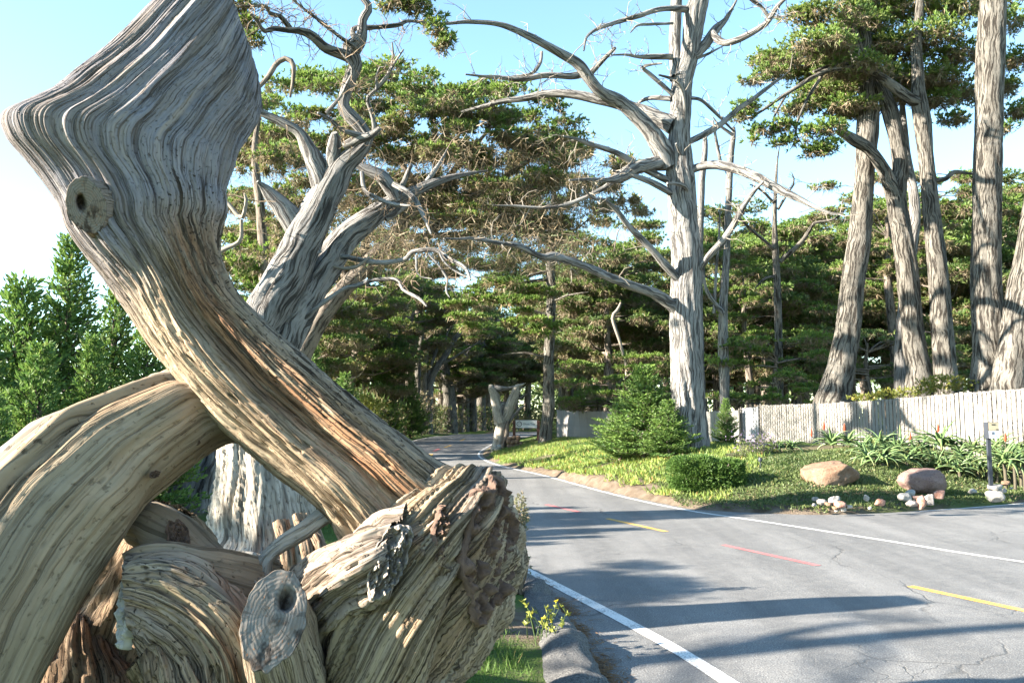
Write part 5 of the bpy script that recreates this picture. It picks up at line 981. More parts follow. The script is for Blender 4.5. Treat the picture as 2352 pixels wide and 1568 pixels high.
def rock(name, label, cx, cy, rx, ry, Y, mat, seed, cat='rock', group=None, dep=.8, fac=.85, n=(40, 26), shape=None, sink=.12, blk=.72):
    m = Y/FPX; c = at(cx, cy, Y); a, b, d = rx*m, ry*m, rx*m*dep
    th = np.linspace(0, 2*math.pi, n[0]+1); ph = np.linspace(.001, math.pi-.001, n[1]); PH, TH = np.meshgrid(ph, th, indexing='ij')
    D = np.stack([np.sin(PH)*np.cos(TH), np.sin(PH)*np.sin(TH), np.cos(PH)], -1); g = np.random.default_rng(seed); k = np.full(PH.shape, 1.25)
    for q in range(15):
        nv = nrm(g.normal(0, 1, 3)); off = g.uniform(.72, 1.0); dt = (D*nv).sum(-1); k = np.minimum(k, np.where(dt > .05, off/np.maximum(dt, .05), 9))
    k = k*fac+(1-fac); k = k*(1+.16*fbm(D[..., 0]*1.7, D[..., 1]*1.7, D[..., 2]*1.7, seed, 4))+.03*vn(D[..., 0]*9, D[..., 1]*9, D[..., 2]*9, seed+3)
    V = np.sign(D)*np.abs(D)**blk*k[..., None]*np.array([a, d, b])*.93
    if shape is not None: V = shape(V, a, b, d)
    z0 = c[2]-b-sink*b; acc = Acc(); acc.add(V+c, gridf(n[1], n[0]+1)[:, ::-1]); o = acc.build(name, mat, None, True, origin=np.array([c[0], c[1], c[2]-b*.9])); return tag(o, label, cat, group)
rock('boulder', 'large tan sandstone boulder with a slanting top in front of the aloes', *d4(660, 880), 69, 38, 18.6, M['rock_tan'], 4, 'boulder', dep=.7, n=(70, 44), shape=lambda V, a, b, d: np.stack([V[..., 0], V[..., 1], V[..., 2]+.22*b*V[..., 0]/a], -1))
rock('boulder', 'rounded brown-red boulder between the aloes and the small white rocks', *d4(1487, 922), 54, 32, 18.2, M['rock_red'], 9, 'boulder', dep=.75, n=(60, 40), fac=.5, blk=.92)
RK = [(550,1060,30,20,'rock_grey','grey rounded rock left of the white rock below the tan boulder'),(543,1110,20,14,'rock_grey','small grey rock lowest left below the tan boulder'),(612,1080,36,22,'rock_grey','dark flat rock sunk in the ground cover below the tan boulder'),(725,1065,48,34,'rock_white','white angular rock highest in the group below the tan boulder'),(665,1098,30,18,'rock_tan','small tan rock left of the pink rock'),(775,1102,48,28,'rock_pink','smooth pinkish rock in the group below the tan boulder'),(728,1136,25,15,'rock_tan','little tan rock under the pink rock'),(792,1142,32,18,'rock_white','pale flat rock at the road edge under the pink rock'),(842,1120,26,16,'rock_white','pale rock rightmost in the group below the tan boulder'),(735,1160,18,10,'rock_white','tiny white stone touching the road edge'),(993,1042,22,28,'rock_white','lone upright white rock between the two boulders'),(1110,1080,42,32,'rock_pink','red and white rock midway between the boulders'),(1027,1137,15,15,'rock_white','small lone white pebble by the road between the boulders'),(1370,1002,46,26,'rock_white','white rock directly under the brown boulder'),(1330,1038,52,32,'rock_white','cream rock at the left of the pile under the brown boulder'),(1385,1092,52,30,'rock_grey','grey rock lowest in the pile under the brown boulder'),(1470,1072,40,56,'rock_pink','tall red and white rock in the pile under the brown boulder'),(1540,1062,38,52,'rock_grey','tan grey upright rock right in the pile under the brown boulder'),(1435,1042,40,18,'rock_red','flat brown rock in the middle of the pile under the brown boulder'),(1615,1010,50,35,'rock_pink','reddest rock, right of the brown boulder'),(1912,987,36,20,'rock_white','small white rock alone left of the keypad post'),(2105,957,66,30,'rock_white','long white rock at the foot of the keypad post'),(2100,1017,62,48,'rock_white','largest pale rock below the keypad post'),(2190,922,38,20,'rock_tan','tan rock right of the foot of the keypad post'),(2182,982,20,20,'rock_grey','small grey stone right of the largest pale rock'),(2240,966,13,9,'rock_white','tiny pale stone at the far right of the rocks')]
for i, (x, y, rx, ry, m_, lab) in enumerate(RK):
    px_, py_ = d4(x, y+ry); z = .12+max(0, (1130-y)/1000)*.9; Y = (CAMH-z)*FPX/(py_-HORIZ); Y = float(np.clip(Y, 15.8, 19))
    rock('rock', lab, *d4(x, y+ry*.3), rx*.2667, ry*.2667, Y, M[m_], 20+i, group='rocks along the planted bank', fac=1.0, n=(26, 16))
# ================================================================ ALOES
M['aloe'] = leaf_mat('aloe_leaf', (.06, .125, .055), (.17, .235, .085), (.33, .22, .07), trans=.15, rough=.4)
M['aloe_stem'] = plain('aloe_stem', (.075, .065, .045), .9, .3, 12); M['aloe_flower'] = plain('aloe_flower', (.34, .05, .02), .7, .3, 30)
def aloe_leaf(L, w, droop, seed, tone):
    n = 9; u = np.linspace(0, 1, n); ang = .9-droop*u; dx = np.cos(ang); dz = np.sin(ang); x = np.concatenate([[0], np.cumsum((dx[1:]+dx[:-1])/2)])*L/(n-1); z = np.concatenate([[0], np.cumsum((dz[1:]+dz[:-1])/2)])*L/(n-1)
    wd = w*np.clip((1-u)**.8, .03, 1)*(.75+.25*np.minimum(1, u*5)); th = wd*.28
    V = np.stack([np.stack([x, -wd/2, z+wd*.18], 1), np.stack([x+dz*.0, 0*x, z], 1), np.stack([x, wd/2, z+wd*.18], 1), np.stack([x, 0*x, z-th], 1)], 1)
    F = []; 
    for i in range(n-1):
        a, b = i*4, i*4+4; F += [[a, a+1, b+1, b], [a+1, a+2, b+2, b+1], [a+2, a+3, b+3, b+2], [a+3, a, b, b+3]]
    c = np.tile(np.array([tone, 0, 0.]), (4*n, 1)); c[:, 1] = np.repeat(.55*sm(.75, 1, u), 4); acc = Acc(); acc.add(V, np.array(F), None, c); me = acc.mesh('leaf', True); me.materials.append(M['aloe']); return me
LEAF = [aloe_leaf(.55, .078, d, i, t_) for i, (d, t_) in enumerate([(1.2, .2), (1.7, .5), (2.1, .9), (.8, .35), (1.5, .7), (1.9, .1)])]
AL = [(700,690,95),(840,640,90),(960,700,85),(1130,625,110),(1180,740,95),(1130,840,100),(1290,660,95),(1340,790,80),(1420,700,85),(1640,610,120),(1620,770,80),(1790,830,75),(1800,700,80),(1900,660,95),(1950,800,85),(2060,690,100),(2120,620,90),(2180,760,110),(2300,570,110),(2345,770,70),(1000,820,80),(360,855,65),(250,865,55),(1040,600,70),(2230,650,90),(1480,640,75),(1730,620,70),(1540,730,70),(1700,800,75),(1860,780,80),(2020,800,80),(2110,830,75),(2260,760,95),(2310,690,100),(1240,690,85),(1060,760,80)]
SPIKE = {0: [(520, 480), (628, 420)], 1: [(805, 440)], 9: [(1610, 440)], 6: [(1372, 520)], 3: [(1165, 560)], 17: [(2190, 520)]}
ORD = ['first', 'second', 'third', 'fourth', 'fifth', 'sixth', 'seventh', 'eighth', 'ninth', 'tenth', 'eleventh', 'twelfth', 'thirteenth', 'fourteenth', 'fifteenth', 'sixteenth', 'seventeenth', 'eighteenth', 'nineteenth', 'twentieth']
rank = {}
for rw in (0, 1):
    for q, i in enumerate(sorted([i for i, a in enumerate(AL) if (a[1] > 740) == bool(rw) and i not in (21, 22)], key=lambda i: AL[i][0])): rank[i] = ORD[q]
g = np.random.default_rng(81)
for i, (x, y, rr) in enumerate(AL):
    Y = float(np.interp(y, [560, 700, 850], [22.6, 21.2, 20.0])); 
    if x < 900: Y += 1.6
    if x > 2150: Y -= 1.3
    px_, py_ = d4(x, y); c = at(px_, py_, Y); z0 = hz(c[0], c[1]); c[2] = min(max(c[2], z0+.12), z0+.65)
    side_ = 'left' if x < 1000 else ('right' if x > 1850 else 'middle'); row = 'front' if y > 740 else 'back'
    lab = {21: 'small green aloe at the left foot of the tan boulder', 22: 'small brownish aloe farthest left, near the tan boulder'}.get(i, f'spiky green aloe, {rank.get(i)} from the left in the {row} row before the fence')
    o = empty('aloe', (c[0], c[1], z0), lab, 'aloe', 'aloes before the slat fence'); nl = 22+int(g.integers(0, 8)); sc = rr*.2667*Y/FPX/.50*2.6
    acc = Acc(); addtube(acc, np.array([[c[0], c[1], z0-.1], [c[0]+.02, c[1], (z0+c[2])/2], c+[0, 0, .03]]), np.array([.045, .04, .035]), nt=6, ds=.2, rel=.1); acc.build('stem', M['aloe_stem'], o)
    for q in range(nl):
        b = bpy.data.objects.new('leaf', LEAF[int(g.integers(0, 6))]); col.objects.link(b); b.parent = o; u = q/nl
        b.location = (0, 0, c[2]-z0+.06*u); b.rotation_euler = (g.normal(0, .15), -(.75*u-.35)+g.normal(0, .15), q*2.4+g.normal(0, .2)); s_ = sc*g.uniform(.8, 1.15)*(1-.25*u); b.scale = (s_, s_*1.1, s_)
    for sx_, sy_ in SPIKE.get(i, []):
        e = at(*d4(sx_, sy_-30), Y); e0 = at(*d4(sx_, sy_+45), Y); acc = Acc(); addtube(acc, np.array([c, (c+e0)/2+[.03, 0, 0], e0]), np.array([.012, .01, .009]), nt=5, ds=.2, rel=0); st_ = acc.build('flower_stalk', M['aloe_stem'], o)
        acc = Acc(); u = np.linspace(0, 1, 6)[:, None]; addtube(acc, e0+(e-e0)*u, np.array([.02, .035, .034, .028, .018, .006]), nt=7, ds=.03, rel=.35); fo = acc.build('flower_spike', M['aloe_flower'], o)
# ================================================================ KEYPAD POST
M['post'] = plain('dark_painted_post', (.035, .04, .05), .45, .1); M['steel'] = plain('brushed_brass_panel', (.48, .40, .28), .35, .08, 20, metal=.5); M['panel_pale'] = plain('pale_notice_plate', (.55, .60, .68), .5, .05); M['ink'] = plain('black_ink', (.02, .02, .025), .6, .05)
Yk = 17.9; kb = at(*d4(2070, 916), Yk); kz = hz(kb[0], kb[1]); kp = empty('keypad_post', (kb[0], kb[1], kz), 'slim dark post carrying an entry keypad box beside the aloes', 'keypad post')
zt = at(*d4(2070, 400), Yk)[2]; zb = at(*d4(2070, 540), Yk)[2]; wk = 46*.26667*Yk/FPX
def kbox(name, c, s, mat, par=kp): acc = Acc(); acc.add(*boxv(c, *s)); return acc.build(name, mat, par, smooth=False, origin=np.array(kp.location))
x, y = kb[0], kb[1]
kbox('post', (x, y+.02, (kz-.2+zb)/2), (.075, .06, zb-kz+.2), M['post'])
hs = kbox('housing', (x+.05, y-.03, (zt+zb)/2), (wk*2, .16, zt-zb), M['post'])
hh = zt-zb
kbox('brass_panel', (x+.055, y-.115, zt-.27*hh), (wk*1.8, .012, hh*.47), M['steel'], hs); kbox('notice_plate', (x+.055, y-.113, zt-.75*hh), (wk*1.8, .012, hh*.44), M['panel_pale'], hs)
kbox('card_slot', (x+.05, y-.124, zt-.15*hh), (wk*.7, .008, .025), M['ink'], hs); kbox('badge', (x+.13, y-.124, zt-.45*hh), (wk*.5, .006, .018), M['ink'], hs)
for q in range(4): kbox('print_line', (x+.03, y-.1215, zt-(.60+.05*q)*hh), (wk*(.5+.06*(q % 2)), .004, .009), M['ink'], hs)
acc = Acc(); th = np.linspace(0, 2*math.pi, 13); cx_, cz_ = x+.115, zt-.86*hh; v = np.concatenate([np.stack([cx_+r_*np.cos(th), 0*th+y-.121, cz_+r_*np.sin(th)], 1) for r_ in (.016, .024)]); ii = np.arange(12); acc.add(v, np.stack([ii, ii+1, ii+14, ii+13], 1)); acc.build('ring_mark', M['ink'], hs, smooth=False, origin=np.array(kp.location))
# small garden light
Yg = 19.6; gb = at(*d4(85, 905), Yg); gz = hz(gb[0], gb[1]); gl = empty('garden_light', (gb[0], gb[1], gz), 'tiny black garden light on a stake left of the tan boulder', 'garden light')
acc = Acc(); addtube(acc, np.array([[gb[0], gb[1], gz-.1], [gb[0], gb[1], gz+.1], [gb[0], gb[1], gz+.2]]), np.array([.012]*3), nt=6, ds=.1, rel=0); acc.build('stake', M['post'], gl)
acc = Acc(); addtube(acc, np.array([[gb[0], gb[1], gz+.19], [gb[0], gb[1], gz+.24], [gb[0], gb[1], gz+.30]]), np.array([.035, .05, .03]), nt=8, ds=.03, rel=0); acc.build('lamp_head', M['post'], gl)
# ================================================================ SHRUBS
M['clip'] = leaf_mat('clipped_bush_leaf', (.04, .10, .018), (.12, .20, .035), (.2, .17, .06)); M['greygreen'] = leaf_mat('grey_green_leaf', (.09, .105, .055), (.21, .22, .12), (.34, .25, .16)); M['yellowgreen'] = leaf_mat('yellow_green_leaf', (.12, .15, .03), (.27, .28, .05), (.35, .25, .05)); M['purple'] = leaf_mat('purple_blossom', (.25, .16, .30), (.40, .30, .45), None)
def shrub(name, label, lobes, Y, mat, seed, l=.06, dens=160, cat='shrub', twig=None, per=6, dry=.1, stems=6, stem_mat='twig', wid=.42):
    g = np.random.default_rng(seed); b = at(lobes[0][0], lobes[0][1], Y); z0 = hz(b[0], Y); o = empty(name, (b[0], Y, z0), label, cat); lf, st = Acc(), Acc()
    for (x, y, rx, ry) in lobes:
        m = Y/FPX; c = at(x, y, Y); n = int((rx*m+ry*m)**2*math.pi*dens); d = nrm(g.normal(0, 1, (n, 3))); rr = g.random(n)**.33; sd = seed+int(x)
        k = rr*(1+.3*vn(d[:, 0]*2.5, d[:, 1]*2.5, d[:, 2]*2.5, sd)); P = c+d*np.array([rx*m, rx*m*.9, ry*m])*k[:, None]; P[:, 2] = np.maximum(P[:, 2], z0+.02)
        B = np.repeat(P, per, 0); D = np.repeat(d, per, 0)*.8+g.normal(0, .6, (n*per, 3))+[0, 0, .35]; L = l*g.uniform(.6, 1.3, n*per); T = np.zeros((n*per, 3)); T[:, 0] = np.repeat(np.clip(.5+.6*vn(P[:, 0]*4, P[:, 1]*4, P[:, 2]*4, sd+1), 0, 1), per); T[:, 1] = (g.random(n*per) < dry)*g.random(n*per)
        leaves(lf, B, D, L, L*wid, T, g)
        for q in range(stems):
            e = c+g.normal(0, .35, 3)*np.array([rx*m, rx*m, ry*m*.6]); s0 = np.array([b[0]+(c[0]-b[0])*.6, Y, z0-.05]); addtube(st, np.array([s0, (s0+e)/2+g.normal(0, .05, 3), e]), np.array([.022, .015, .006])*max(.5, rx*m), nt=4, ds=.2)
    st.build('stems', M[stem_mat], o)['kind'] = 'stuff'; lf.build('foliage', M[mat], o, smooth=False)['kind'] = 'stuff'; return o
# clipped bush: flat-topped, dense
g = np.random.default_rng(91); Yc = 18.6; cb = at(1622, 1095, Yc); cz = hz(cb[0], Yc); cl = empty('clipped_bush', (cb[0], Yc, cz), 'dense dark green clipped bush before the tall dead cypress', 'bush')
lf, st = Acc(), Acc(); m = Yc/FPX
for (x, y, rx, ry, sd) in [(1592, 1088, 56, 42, 1), (1658, 1092, 50, 40, 2), (1620, 1100, 60, 36, 3)]:
    c = at(x, y, Yc); n = 4200; d = nrm(g.normal(0, 1, (n, 3))); p = np.sign(d)*np.abs(d)**.6; p = p/np.maximum(1, np.abs(p).max(1, keepdims=True)); k = (g.random(n)**.2)*(1+.10*vn(d[:, 0]*3, d[:, 1]*3, d[:, 2]*3, sd)); P = c+p*np.array([rx*m, rx*m*.9, ry*m])*k[:, None]; P[:, 2] = np.maximum(P[:, 2], cz+.08)
    B = np.repeat(P, 6, 0); D = np.repeat(d, 6, 0)+g.normal(0, .5, (n*6, 3))+[0, 0, .4]; L = g.uniform(.03, .07, n*6); T = np.zeros((n*6, 3)); T[:, 0] = np.repeat(np.clip(.5+.6*vn(P[:, 0]*5, P[:, 1]*5, P[:, 2]*5, sd), 0, 1), 6); leaves(lf, B, D, L, L*.45, T, g)
    for q in range(5): addtube(st, np.array([[cb[0]+g.normal(0, .1), Yc, cz-.05], c+g.normal(0, .15, 3)-[0, 0, .15], c+g.normal(0, .25, 3)]), np.array([.03, .02, .01]), nt=5, ds=.2)
st.build('stems', M['bark_dark'], cl)['kind'] = 'stuff'; lf.build('foliage', M['clip'], cl, smooth=False)['kind'] = 'stuff'
put_con(cb_, 1480, 24.5, 2.85, .4, 'feathery bright green juniper left of the tall dead cypress trunk', cat='juniper', wide=1.7)
put_con(cb_, 1425, 25.5, 1.9, 1.9, 'smaller feathery juniper at the left of the bright juniper', cat='juniper', wide=1.7)
put_con(cb_, 1535, 23.4, 1.7, 3.3, 'low juniper touching the left side of the dead trunk', cat='juniper', wide=1.7)
put_con(cb_, 1668, 26.0, 1.6, 4.4, 'small juniper right of the dead trunk before the fence', cat='juniper')
fs1 = shrub('flowering_shrub', 'loose shrub with pale purple flowers right of the clipped bush', [(1730,1035,40,38),(1700,1060,35,30),(1755,1020,26,24)], 21.5, 'greygreen', 92, .06, 110)
fs2 = shrub('flowering_shrub_bloom', 'pale purple blossoms topping the loose shrub', [(1735,1010,30,14)], 21.3, 'purple', 93, .035, 40, cat='blossoms', stems=0) if False else None
bl_ = Acc(); gb_ = np.random.default_rng(93); cb3 = at(1735, 1012, 21.4); nb3 = 260; B = cb3+gb_.normal(0, 1, (nb3, 3))*np.array([.28, .25, .12]); leaves(bl_, B, gb_.normal(0, 1, (nb3, 3))+[0, 0, .6], np.full(nb3, .05), np.full(nb3, .03), np.tile([[.5, 0, 0]], (nb3, 1)), gb_); bl_.build('blossoms', M['purple'], fs1, smooth=False)['kind'] = 'stuff'
shrub('twiggy_shrub', 'brown twiggy half bare shrub left of the tan boulder', [(1800,1050,45,34),(1840,1060,30,26),(1770,1070,35,24)], 21.8, 'greygreen', 94, .05, 60, dry=.6, stems=26)
shrub('yellow_shrub', 'yellow-green shrub rising above the fence under the straight trunks', [(2165,880,55,20),(2215,885,30,16),(2130,890,30,16)], 26.0, 'yellowgreen', 95, .10, 60, dry=.4)
shrub('yellow_shrub', 'low yellow-green shrub along the fence top right of the leaning trunk', [(2040,905,40,12),(1985,912,35,9),(2085,900,30,12)], 27.0, 'yellowgreen', 96, .10, 60, dry=.2)
shrub('roadside_shrub', 'bright green leafy shrub left of the road at the bend', [(820,925,45,30),(790,935,30,24),(855,935,35,24)], 43, 'yellowgreen', 97, .16, 26)
shrub('bare_shrub', 'grey bare twiggy shrub beside the brush hedge', [(940,920,50,32),(985,935,30,26)], 78, 'greygreen', 98, .2, 8, dry=.9, stems=60, stem_mat='twig_pale')
shrub('verge_shrub', 'pinkish dry small shrub poking out right of the broken base', [(1192,1190,20,55),(1180,1230,22,40)], 8.6, 'greygreen', 99, .035, 500, dry=.6, stems=14)
shrub('verge_shrub', 'grey-green low shrub by the kerb under the dry shrub', [(1192,1290,24,40),(1170,1330,26,36)], 8.4, 'greygreen', 100, .04, 500, dry=.1, stems=10)
# brush hedge along the left side of the bend
hp = np.array([[-9.2, 44], [-9.3, 52], [-9.4, 60], [-9.6, 74], [-8.6, 92], [-3.5, 110], [7, 123], [30, 136]]); hp, _ = crs(np.hstack([hp, np.zeros((8, 1))]), 90)
hd = empty('brush_hedge', (hp[0, 0], hp[0, 1], hz(hp[0, 0], hp[0, 1])), 'dark tangled brush hedge along the left of the bend', 'hedge'); lf, st = Acc(), Acc(); g = np.random.default_rng(111)
for (x, y, _) in hp:
    n = 330; B = np.array([x-.6, y, 0])+np.stack([g.normal(0, .5, n), g.normal(0, .7, n), g.random(n)**.8*3.3], 1); D = g.normal(0, .6, (n, 3))+[0, 0, .5]; L = g.uniform(.25, .6, n); T = np.zeros((n, 3)); T[:, 0] = g.random(n)*.5; T[:, 1] = (g.random(n) < .6)*.7; leaves(lf, B, D, L, L*.3, T, g)
    for q in range(7): b = np.array([x-.3+g.normal(0, .4), y+g.normal(0, .6), 0]); addtube(st, np.array([b, b+[g.normal(0, .3), g.normal(0, .3), 1.2], b+[g.normal(0, .6), g.normal(0, .6), 2.6]]), np.array([.03, .02, .008]), nt=3, ds=1, nmin=4)
lf.build('foliage', M['leaf_dark'], hd, smooth=False)['kind'] = 'stuff'; st.build('stems', M['bark_dark'], hd)['kind'] = 'stuff'
# ================================================================ SMALL GHOST TREE, STONES AND SIGN BY THE BEND
YG = 44.5
b = at(*d3(450, 1200), YG); gz = hz(b[0], YG); sg = empty('small_ghost_tree', (b[0], YG, gz), 'small bleached Y-shaped dead tree beside the white sign at the bend', 'dead tree')
DG = 1.2
acc = Acc(); trace(acc, d3, [(400,1290,95),(415,1180,80),(440,1050,78),(460,920,72),(480,800,66),(510,740,60)], YG, 0, nt=24, ds=.08, rel=.22, rs=1.15); acc.build('trunk', M['bleach'], sg)
acc = Acc(); trace(acc, d3, [(470,820,70),(430,700,62),(395,560,50),(360,420,46),(330,330,40),(318,270,34),(330,258,16)], YG, -.2, nt=20, ds=.07, rel=.2, rs=1.55); acc.build('arm', M['bleach'], sg)
acc = Acc(); trace(acc, d3, [(500,800,66),(560,680,66),(610,540,62),(660,420,58),(690,330,50),(710,280,36),(760,255,18),(815,228,8)], YG, -.3, nt=20, ds=.07, rel=.22, rs=1.2); acc.build('arm', M['bleach'], sg)
acc = Acc(); trace(acc, d3, [(320,285,30),(420,300,52),(520,300,34),(600,290,26),(700,262,12)], YG-.1, 0, nt=14, ds=.08, rel=.2); acc.build('crossbar', M['deadwood'], sg)
acc = Acc(); trace(acc, d3, [(450,800,70),(455,660,80),(465,570,60),(500,540,40),(560,590,16)], YG, 0, nt=14, ds=.08, rel=.2); acc.build('web', M['deadwood'], sg)
for pts in ([(560,850,26),(620,760,24),(700,670,22),(760,600,16),(828,560,7)], [(700,440,30),(760,450,26),(820,410,22),(850,390,8)], [(745,360,22),(735,420,20),(720,330,16),(770,290,10),(830,285,5)]):
    acc = Acc(); trace(acc, d3, pts, YG-.1, -.2, nt=10, ds=.08, rel=.2); acc.build('limb', M['dark_drift'], sg)
acc = Acc(); trace(acc, d3, [(500,1280,40),(510,1150,48),(540,1000,34),(545,880,30),(560,800,16)], YG-.3, 0, nt=14, ds=.08, rel=.3); acc.build('dark_flank', M['bark_dark'], sg)  # darker brown strip on the lower right of the trunk
def stonepile(name, label, cells, Y, mat, dep=.35):
    c = at(*d3(*cells[0][:2]), Y); o = empty(name, (c[0], Y, hz(c[0], Y)), label, 'stone wall'); o0 = np.array(o.location)
    for i, (x, y, rx, ry) in enumerate(cells):
        m = Y/FPX*.15; cc = at(*d3(x, y), Y); g = np.random.default_rng(200+i); th = np.linspace(0, 2*math.pi, 15); ph = np.linspace(.01, math.pi-.01, 9); PH, TH = np.meshgrid(ph, th, indexing='ij'); D = np.stack([np.sin(PH)*np.cos(TH), np.sin(PH)*np.sin(TH), np.cos(PH)], -1); D = np.sign(D)*np.abs(D)**.55
        V = cc+D*np.array([rx*m, dep, ry*m])*(1+.10*vn(D[..., 0]*1.5, D[..., 1]*1.5, D[..., 2]*1.5, 200+i))[..., None]; acc = Acc(); acc.add(V, gridf(9, 15)[:, ::-1]); acc.build('stone', mat, o, origin=o0)
stonepile('stone_base', 'tan fitted stone block wall right of the small bleached dead tree', [(600,1190,50,42),(660,1200,55,40),(735,1190,48,45),(580,1110,40,38),(640,1120,45,40),(700,1110,42,42),(600,1060,45,22),(660,1050,42,25),(720,1060,36,40),(760,1160,25,50)], YG-1.0, M['rock_tan'])
stonepile('stone_base', 'low pale stones at the left foot of the small bleached dead tree', [(340,1270,36,25),(390,1230,40,32),(430,1190,40,32),(370,1195,32,28),(330,1225,32,26),(430,1245,32,26),(310,1290,22,16)], YG-1.6, M['rock_white'], .25)
rock('rock', 'flat pale rock in the grass before the small bleached dead tree', *d3(710, 1310), 10, 4.5, 38, M['rock_white'], 61); rock('rock', 'white rock nearest the road bend below the stone wall', *d3(620, 1385), 11, 4.5, 35, M['rock_white'], 62)
# sign
M['sign_white'] = plain('sign_board_white', (.72, .73, .72), .5, .03); M['sign_post'] = plain('brown_sign_post', (.12, .06, .045), .8, .2)
Ys = 46.0; p0, p1 = at(*d3(682, 845), Ys), at(*d3(1008, 845), Ys); zt, zb = at(*d3(845, 785), Ys)[2], at(*d3(845, 903), Ys)[2]
sx, sw, sh_ = (p0[0]+p1[0])/2, p1[0]-p0[0], zt-zb; sz = (zt+zb)/2; zg = hz(sx, Ys)
sn = empty('sign', (sx, Ys, zg), 'white sign board reading Ghost Tree on two brown posts', 'sign')
def sbox(name, c, s, mat): acc = Acc(); acc.add(*boxv(c, *s)); return acc.build(name, mat, sn, smooth=False, origin=np.array(sn.location))
bd = sbox('board', (sx, Ys, sz), (sw, .06, sh_), M['sign_white'])
for q in (-1, 1):
    pz = hz(sx+q*(sw/2+.08), Ys); sbox('post', (sx+q*(sw/2+.08), Ys, (pz-.3+zt-.02)/2), (.16, .12, zt-.02-pz+.3), M['sign_post'])
sbox('frame_rail', (sx, Ys, zt+.015), (sw, .07, .03), M['ink']); sbox('frame_rail', (sx, Ys, zb-.015), (sw, .07, .03), M['ink'])
def text(body, x, z, size, name):
    cu = bpy.data.curves.new(name, 'FONT'); cu.body = body; cu.size = size; cu.align_x = 'CENTER'; cu.align_y = 'CENTER'; cu.extrude = .002; tmp = bpy.data.objects.new(name, cu); col.objects.link(tmp); bpy.context.view_layer.update()
    me = bpy.data.meshes.new_from_object(tmp); bpy.data.objects.remove(tmp); o = bpy.data.objects.new(name, me); col.objects.link(o); me.materials.clear(); me.materials.append(M['ink']); o.parent = bd
    o.location = (x-sx, -.034, z-zg); o.rotation_euler = (math.pi/2, 0, 0); return o
text('Ghost Tree', p0[0]+sw*.64, sz, sh_*.34, 'lettering'); text('17', p0[0]+sw*.175, sz, sh_*.36, 'number')
acc = Acc(); th = np.linspace(0, 2*math.pi, 33); cx_ = p0[0]+sw*.175
v = np.concatenate([np.stack([cx_+r_*np.cos(th), 0*th+Ys-.036, sz+r_*np.sin(th)], 1) for r_ in (sh_*.27, sh_*.34)]); ii = np.arange(32); acc.add(v, np.stack([ii, ii+1, ii+34, ii+33], 1))
for a_ in range(4): acc.add(boxv((cx_+math.cos(a_*math.pi/2)*sh_*.37, Ys-.036, sz+math.sin(a_*math.pi/2)*sh_*.37), sh_*.05, .004, sh_*.05)[0], boxv((0, 0, 0), 1, 1, 1)[1])
acc.build('compass_ring', M['ink'], bd, smooth=False, origin=np.array(sn.location))
# ================================================================ GROUND COVER
M['ice'] = leaf_mat('ice_plant_leaf', (.10, .17, .03), (.25, .31, .06), (.42, .20, .08)); M['cover'] = leaf_mat('low_ground_cover_leaf', (.045, .075, .02), (.12, .16, .045), (.22, .18, .08)); M['grass'] = leaf_mat('grass_blade', (.035, .075, .012), (.10, .18, .03), (.25, .21, .08))
g = np.random.default_rng(121)
def scatter(name, label, cat, n, xr, yr, ok, l, w, mat, up, dry=0.0, per=5, spread=.04, lift=0.0):
    X = g.uniform(*xr, n); Y = g.uniform(*yr, n); sd = sdpoly(ASPH, X, Y); k = ok(X, Y, sd); X, Y, sd = X[k], Y[k], sd[k]; Z = hgt(X, Y, sd); B0 = np.stack([X, Y, Z-.01], 1); n = len(X)
    hump = np.clip(.5+.6*fbm(X*1.1, Y*1.1, 0, 55, 3), 0, 1); B0[:, 2] += hump*lift
    B = np.repeat(B0, per, 0)+g.normal(0, spread, (n*per, 3))*[1, 1, .2]; D = g.normal(0, .5, (n*per, 3))+[0, 0, up]; L = l*g.uniform(.5, 1.3, n*per); T = np.zeros((n*per, 3)); T[:, 0] = np.repeat(np.clip(.5+.7*vn(X*1.5, Y*1.5, 0, 66), 0, 1), per); T[:, 1] = (g.random(n*per) < dry)*g.random(n*per)
    acc = Acc(); leaves(acc, B, D, L, L*w, T, g); return tag(acc.build(name, mat, smooth=False), label, cat, kind='stuff')
scatter('ice_plant', 'bright green ice plant carpeting the bank left of the clipped bush', 'ice plant', 26000, (-1, 10), (17.3, 44), lambda X, Y, s: (s > .10+.5*vn(X*.8, Y*.8, 0, 3)**2) & side_right(X, Y) & (X < .6+3.2+np.interp(Y, [17, 22, 30, 44], [.6, 3.5, 4.5, 0])) & (vn(X*.7, Y*.7, 0, 13) > -.55), .13, .24, M['ice'], .9, .10, lift=.06)
scatter('ground_cover', 'low green ground cover over the planted bank around the rocks', 'ground cover', 26000, (3.6, 18), (15.8, 24), lambda X, Y, s: (s > .06) & (s < 5) & side_right(X, Y), .055, .5, M['cover'], .7, .12, per=6, lift=.08)
scatter('verge_grass', 'short grass and weeds on the left verge by the kerb', 'grass', 22000, (-7, 1.2), (3.5, 15), lambda X, Y, s: (s > .55) & ~side_right(X, Y) & (fbm(X*.6, Y*.6, 0, 71, 3)+.35*(Y < 7.2) > -.02), .085, .10, M['grass'], 1.1, .08, per=6)
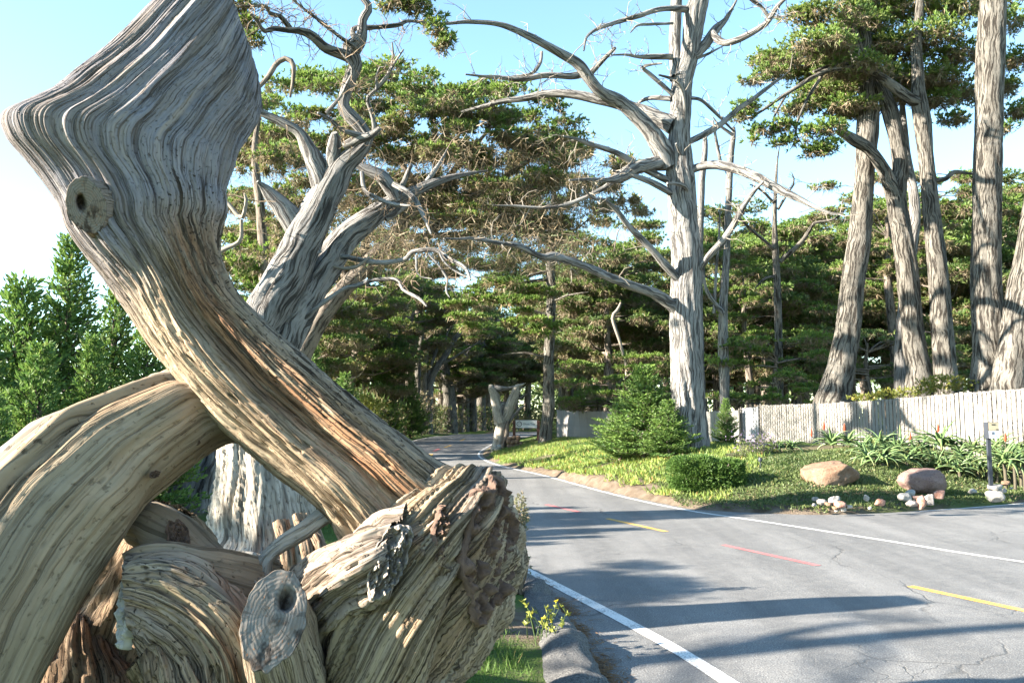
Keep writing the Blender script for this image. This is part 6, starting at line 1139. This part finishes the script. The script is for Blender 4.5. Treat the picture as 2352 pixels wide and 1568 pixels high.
scatter('far_grass', 'green grass on the mound around the slim roadside tree', 'grass', 8000, (-1.5, 7), (36, 52), lambda X, Y, s: (s > .8) & side_right(X, Y) & (vn(X*.5, Y*.5, 0, 88) > -.3), .16, .2, M['cover'], .9, .05, per=5)
# wood sorrel with yellow flowers by the kerb
ws = onz(1240, 1440, .2); wz = hz(ws[0], ws[1]); so = empty('wood_sorrel', (ws[0], ws[1], wz), 'clump of weeds with yellow flowers beside the rough kerb', 'weeds'); lf, st, fl = Acc(), Acc(), Acc()
for q in range(22):
    a = g.uniform(0, 6.28); l_ = g.uniform(.12, .30); b0 = np.array([ws[0]+g.normal(0, .08), ws[1]+g.normal(0, .12), wz]); e = b0+np.array([math.cos(a)*l_*.5, math.sin(a)*l_*.5, l_]); addtube(st, np.array([b0, (b0+e)/2+[0, 0, .03], e]), np.array([.004, .003, .002]), nt=4, ds=.08)
    for w_, A_ in ((4, lf),): 
        D = g.normal(0, 1, (4, 3))+[0, 0, .3]; leaves(A_, np.repeat(e[None]-[0, 0, .05*g.random()], 4, 0), D, np.full(4, .045), np.full(4, .035), np.tile([[.9, 0, 0]], (4, 1)), g)
    if q < 4: leaves(fl, np.repeat(e[None]+[0, 0, .01], 5, 0), g.normal(0, 1, (5, 3))+[0, 0, .8], np.full(5, .03), np.full(5, .02), np.tile([[.5, 0, 0]], (5, 1)), g)
M['yflower'] = leaf_mat('yellow_petal', (.6, .5, .03), (.75, .62, .05)); st.build('stems', M['grass'], so)['kind'] = 'stuff'; lf.build('foliage', M['yellowgreen'], so, smooth=False)['kind'] = 'stuff'; fl.build('blossoms', M['yflower'], so, smooth=False)['kind'] = 'stuff'
# ================================================================ cypresses out of frame on the left that throw the long shadows over the road
for k, x, y, sc, rz in [(1, -11.0, 6.3, .40, .5)]:
    o = clone(protos[k], (x, y, hz(x, y)-.05), rz, sc); tag(o, 'cypress out of frame on the left whose shadow crosses the road', 'cypress tree', 'cypresses shading the road')

o = clone(big, (-11.5, 3.6, hz(-11.5, 3.6)), 1.2, .42); tag(o, 'bare dead cypress out of frame on the left, streaking the road with shadow', 'dead tree')
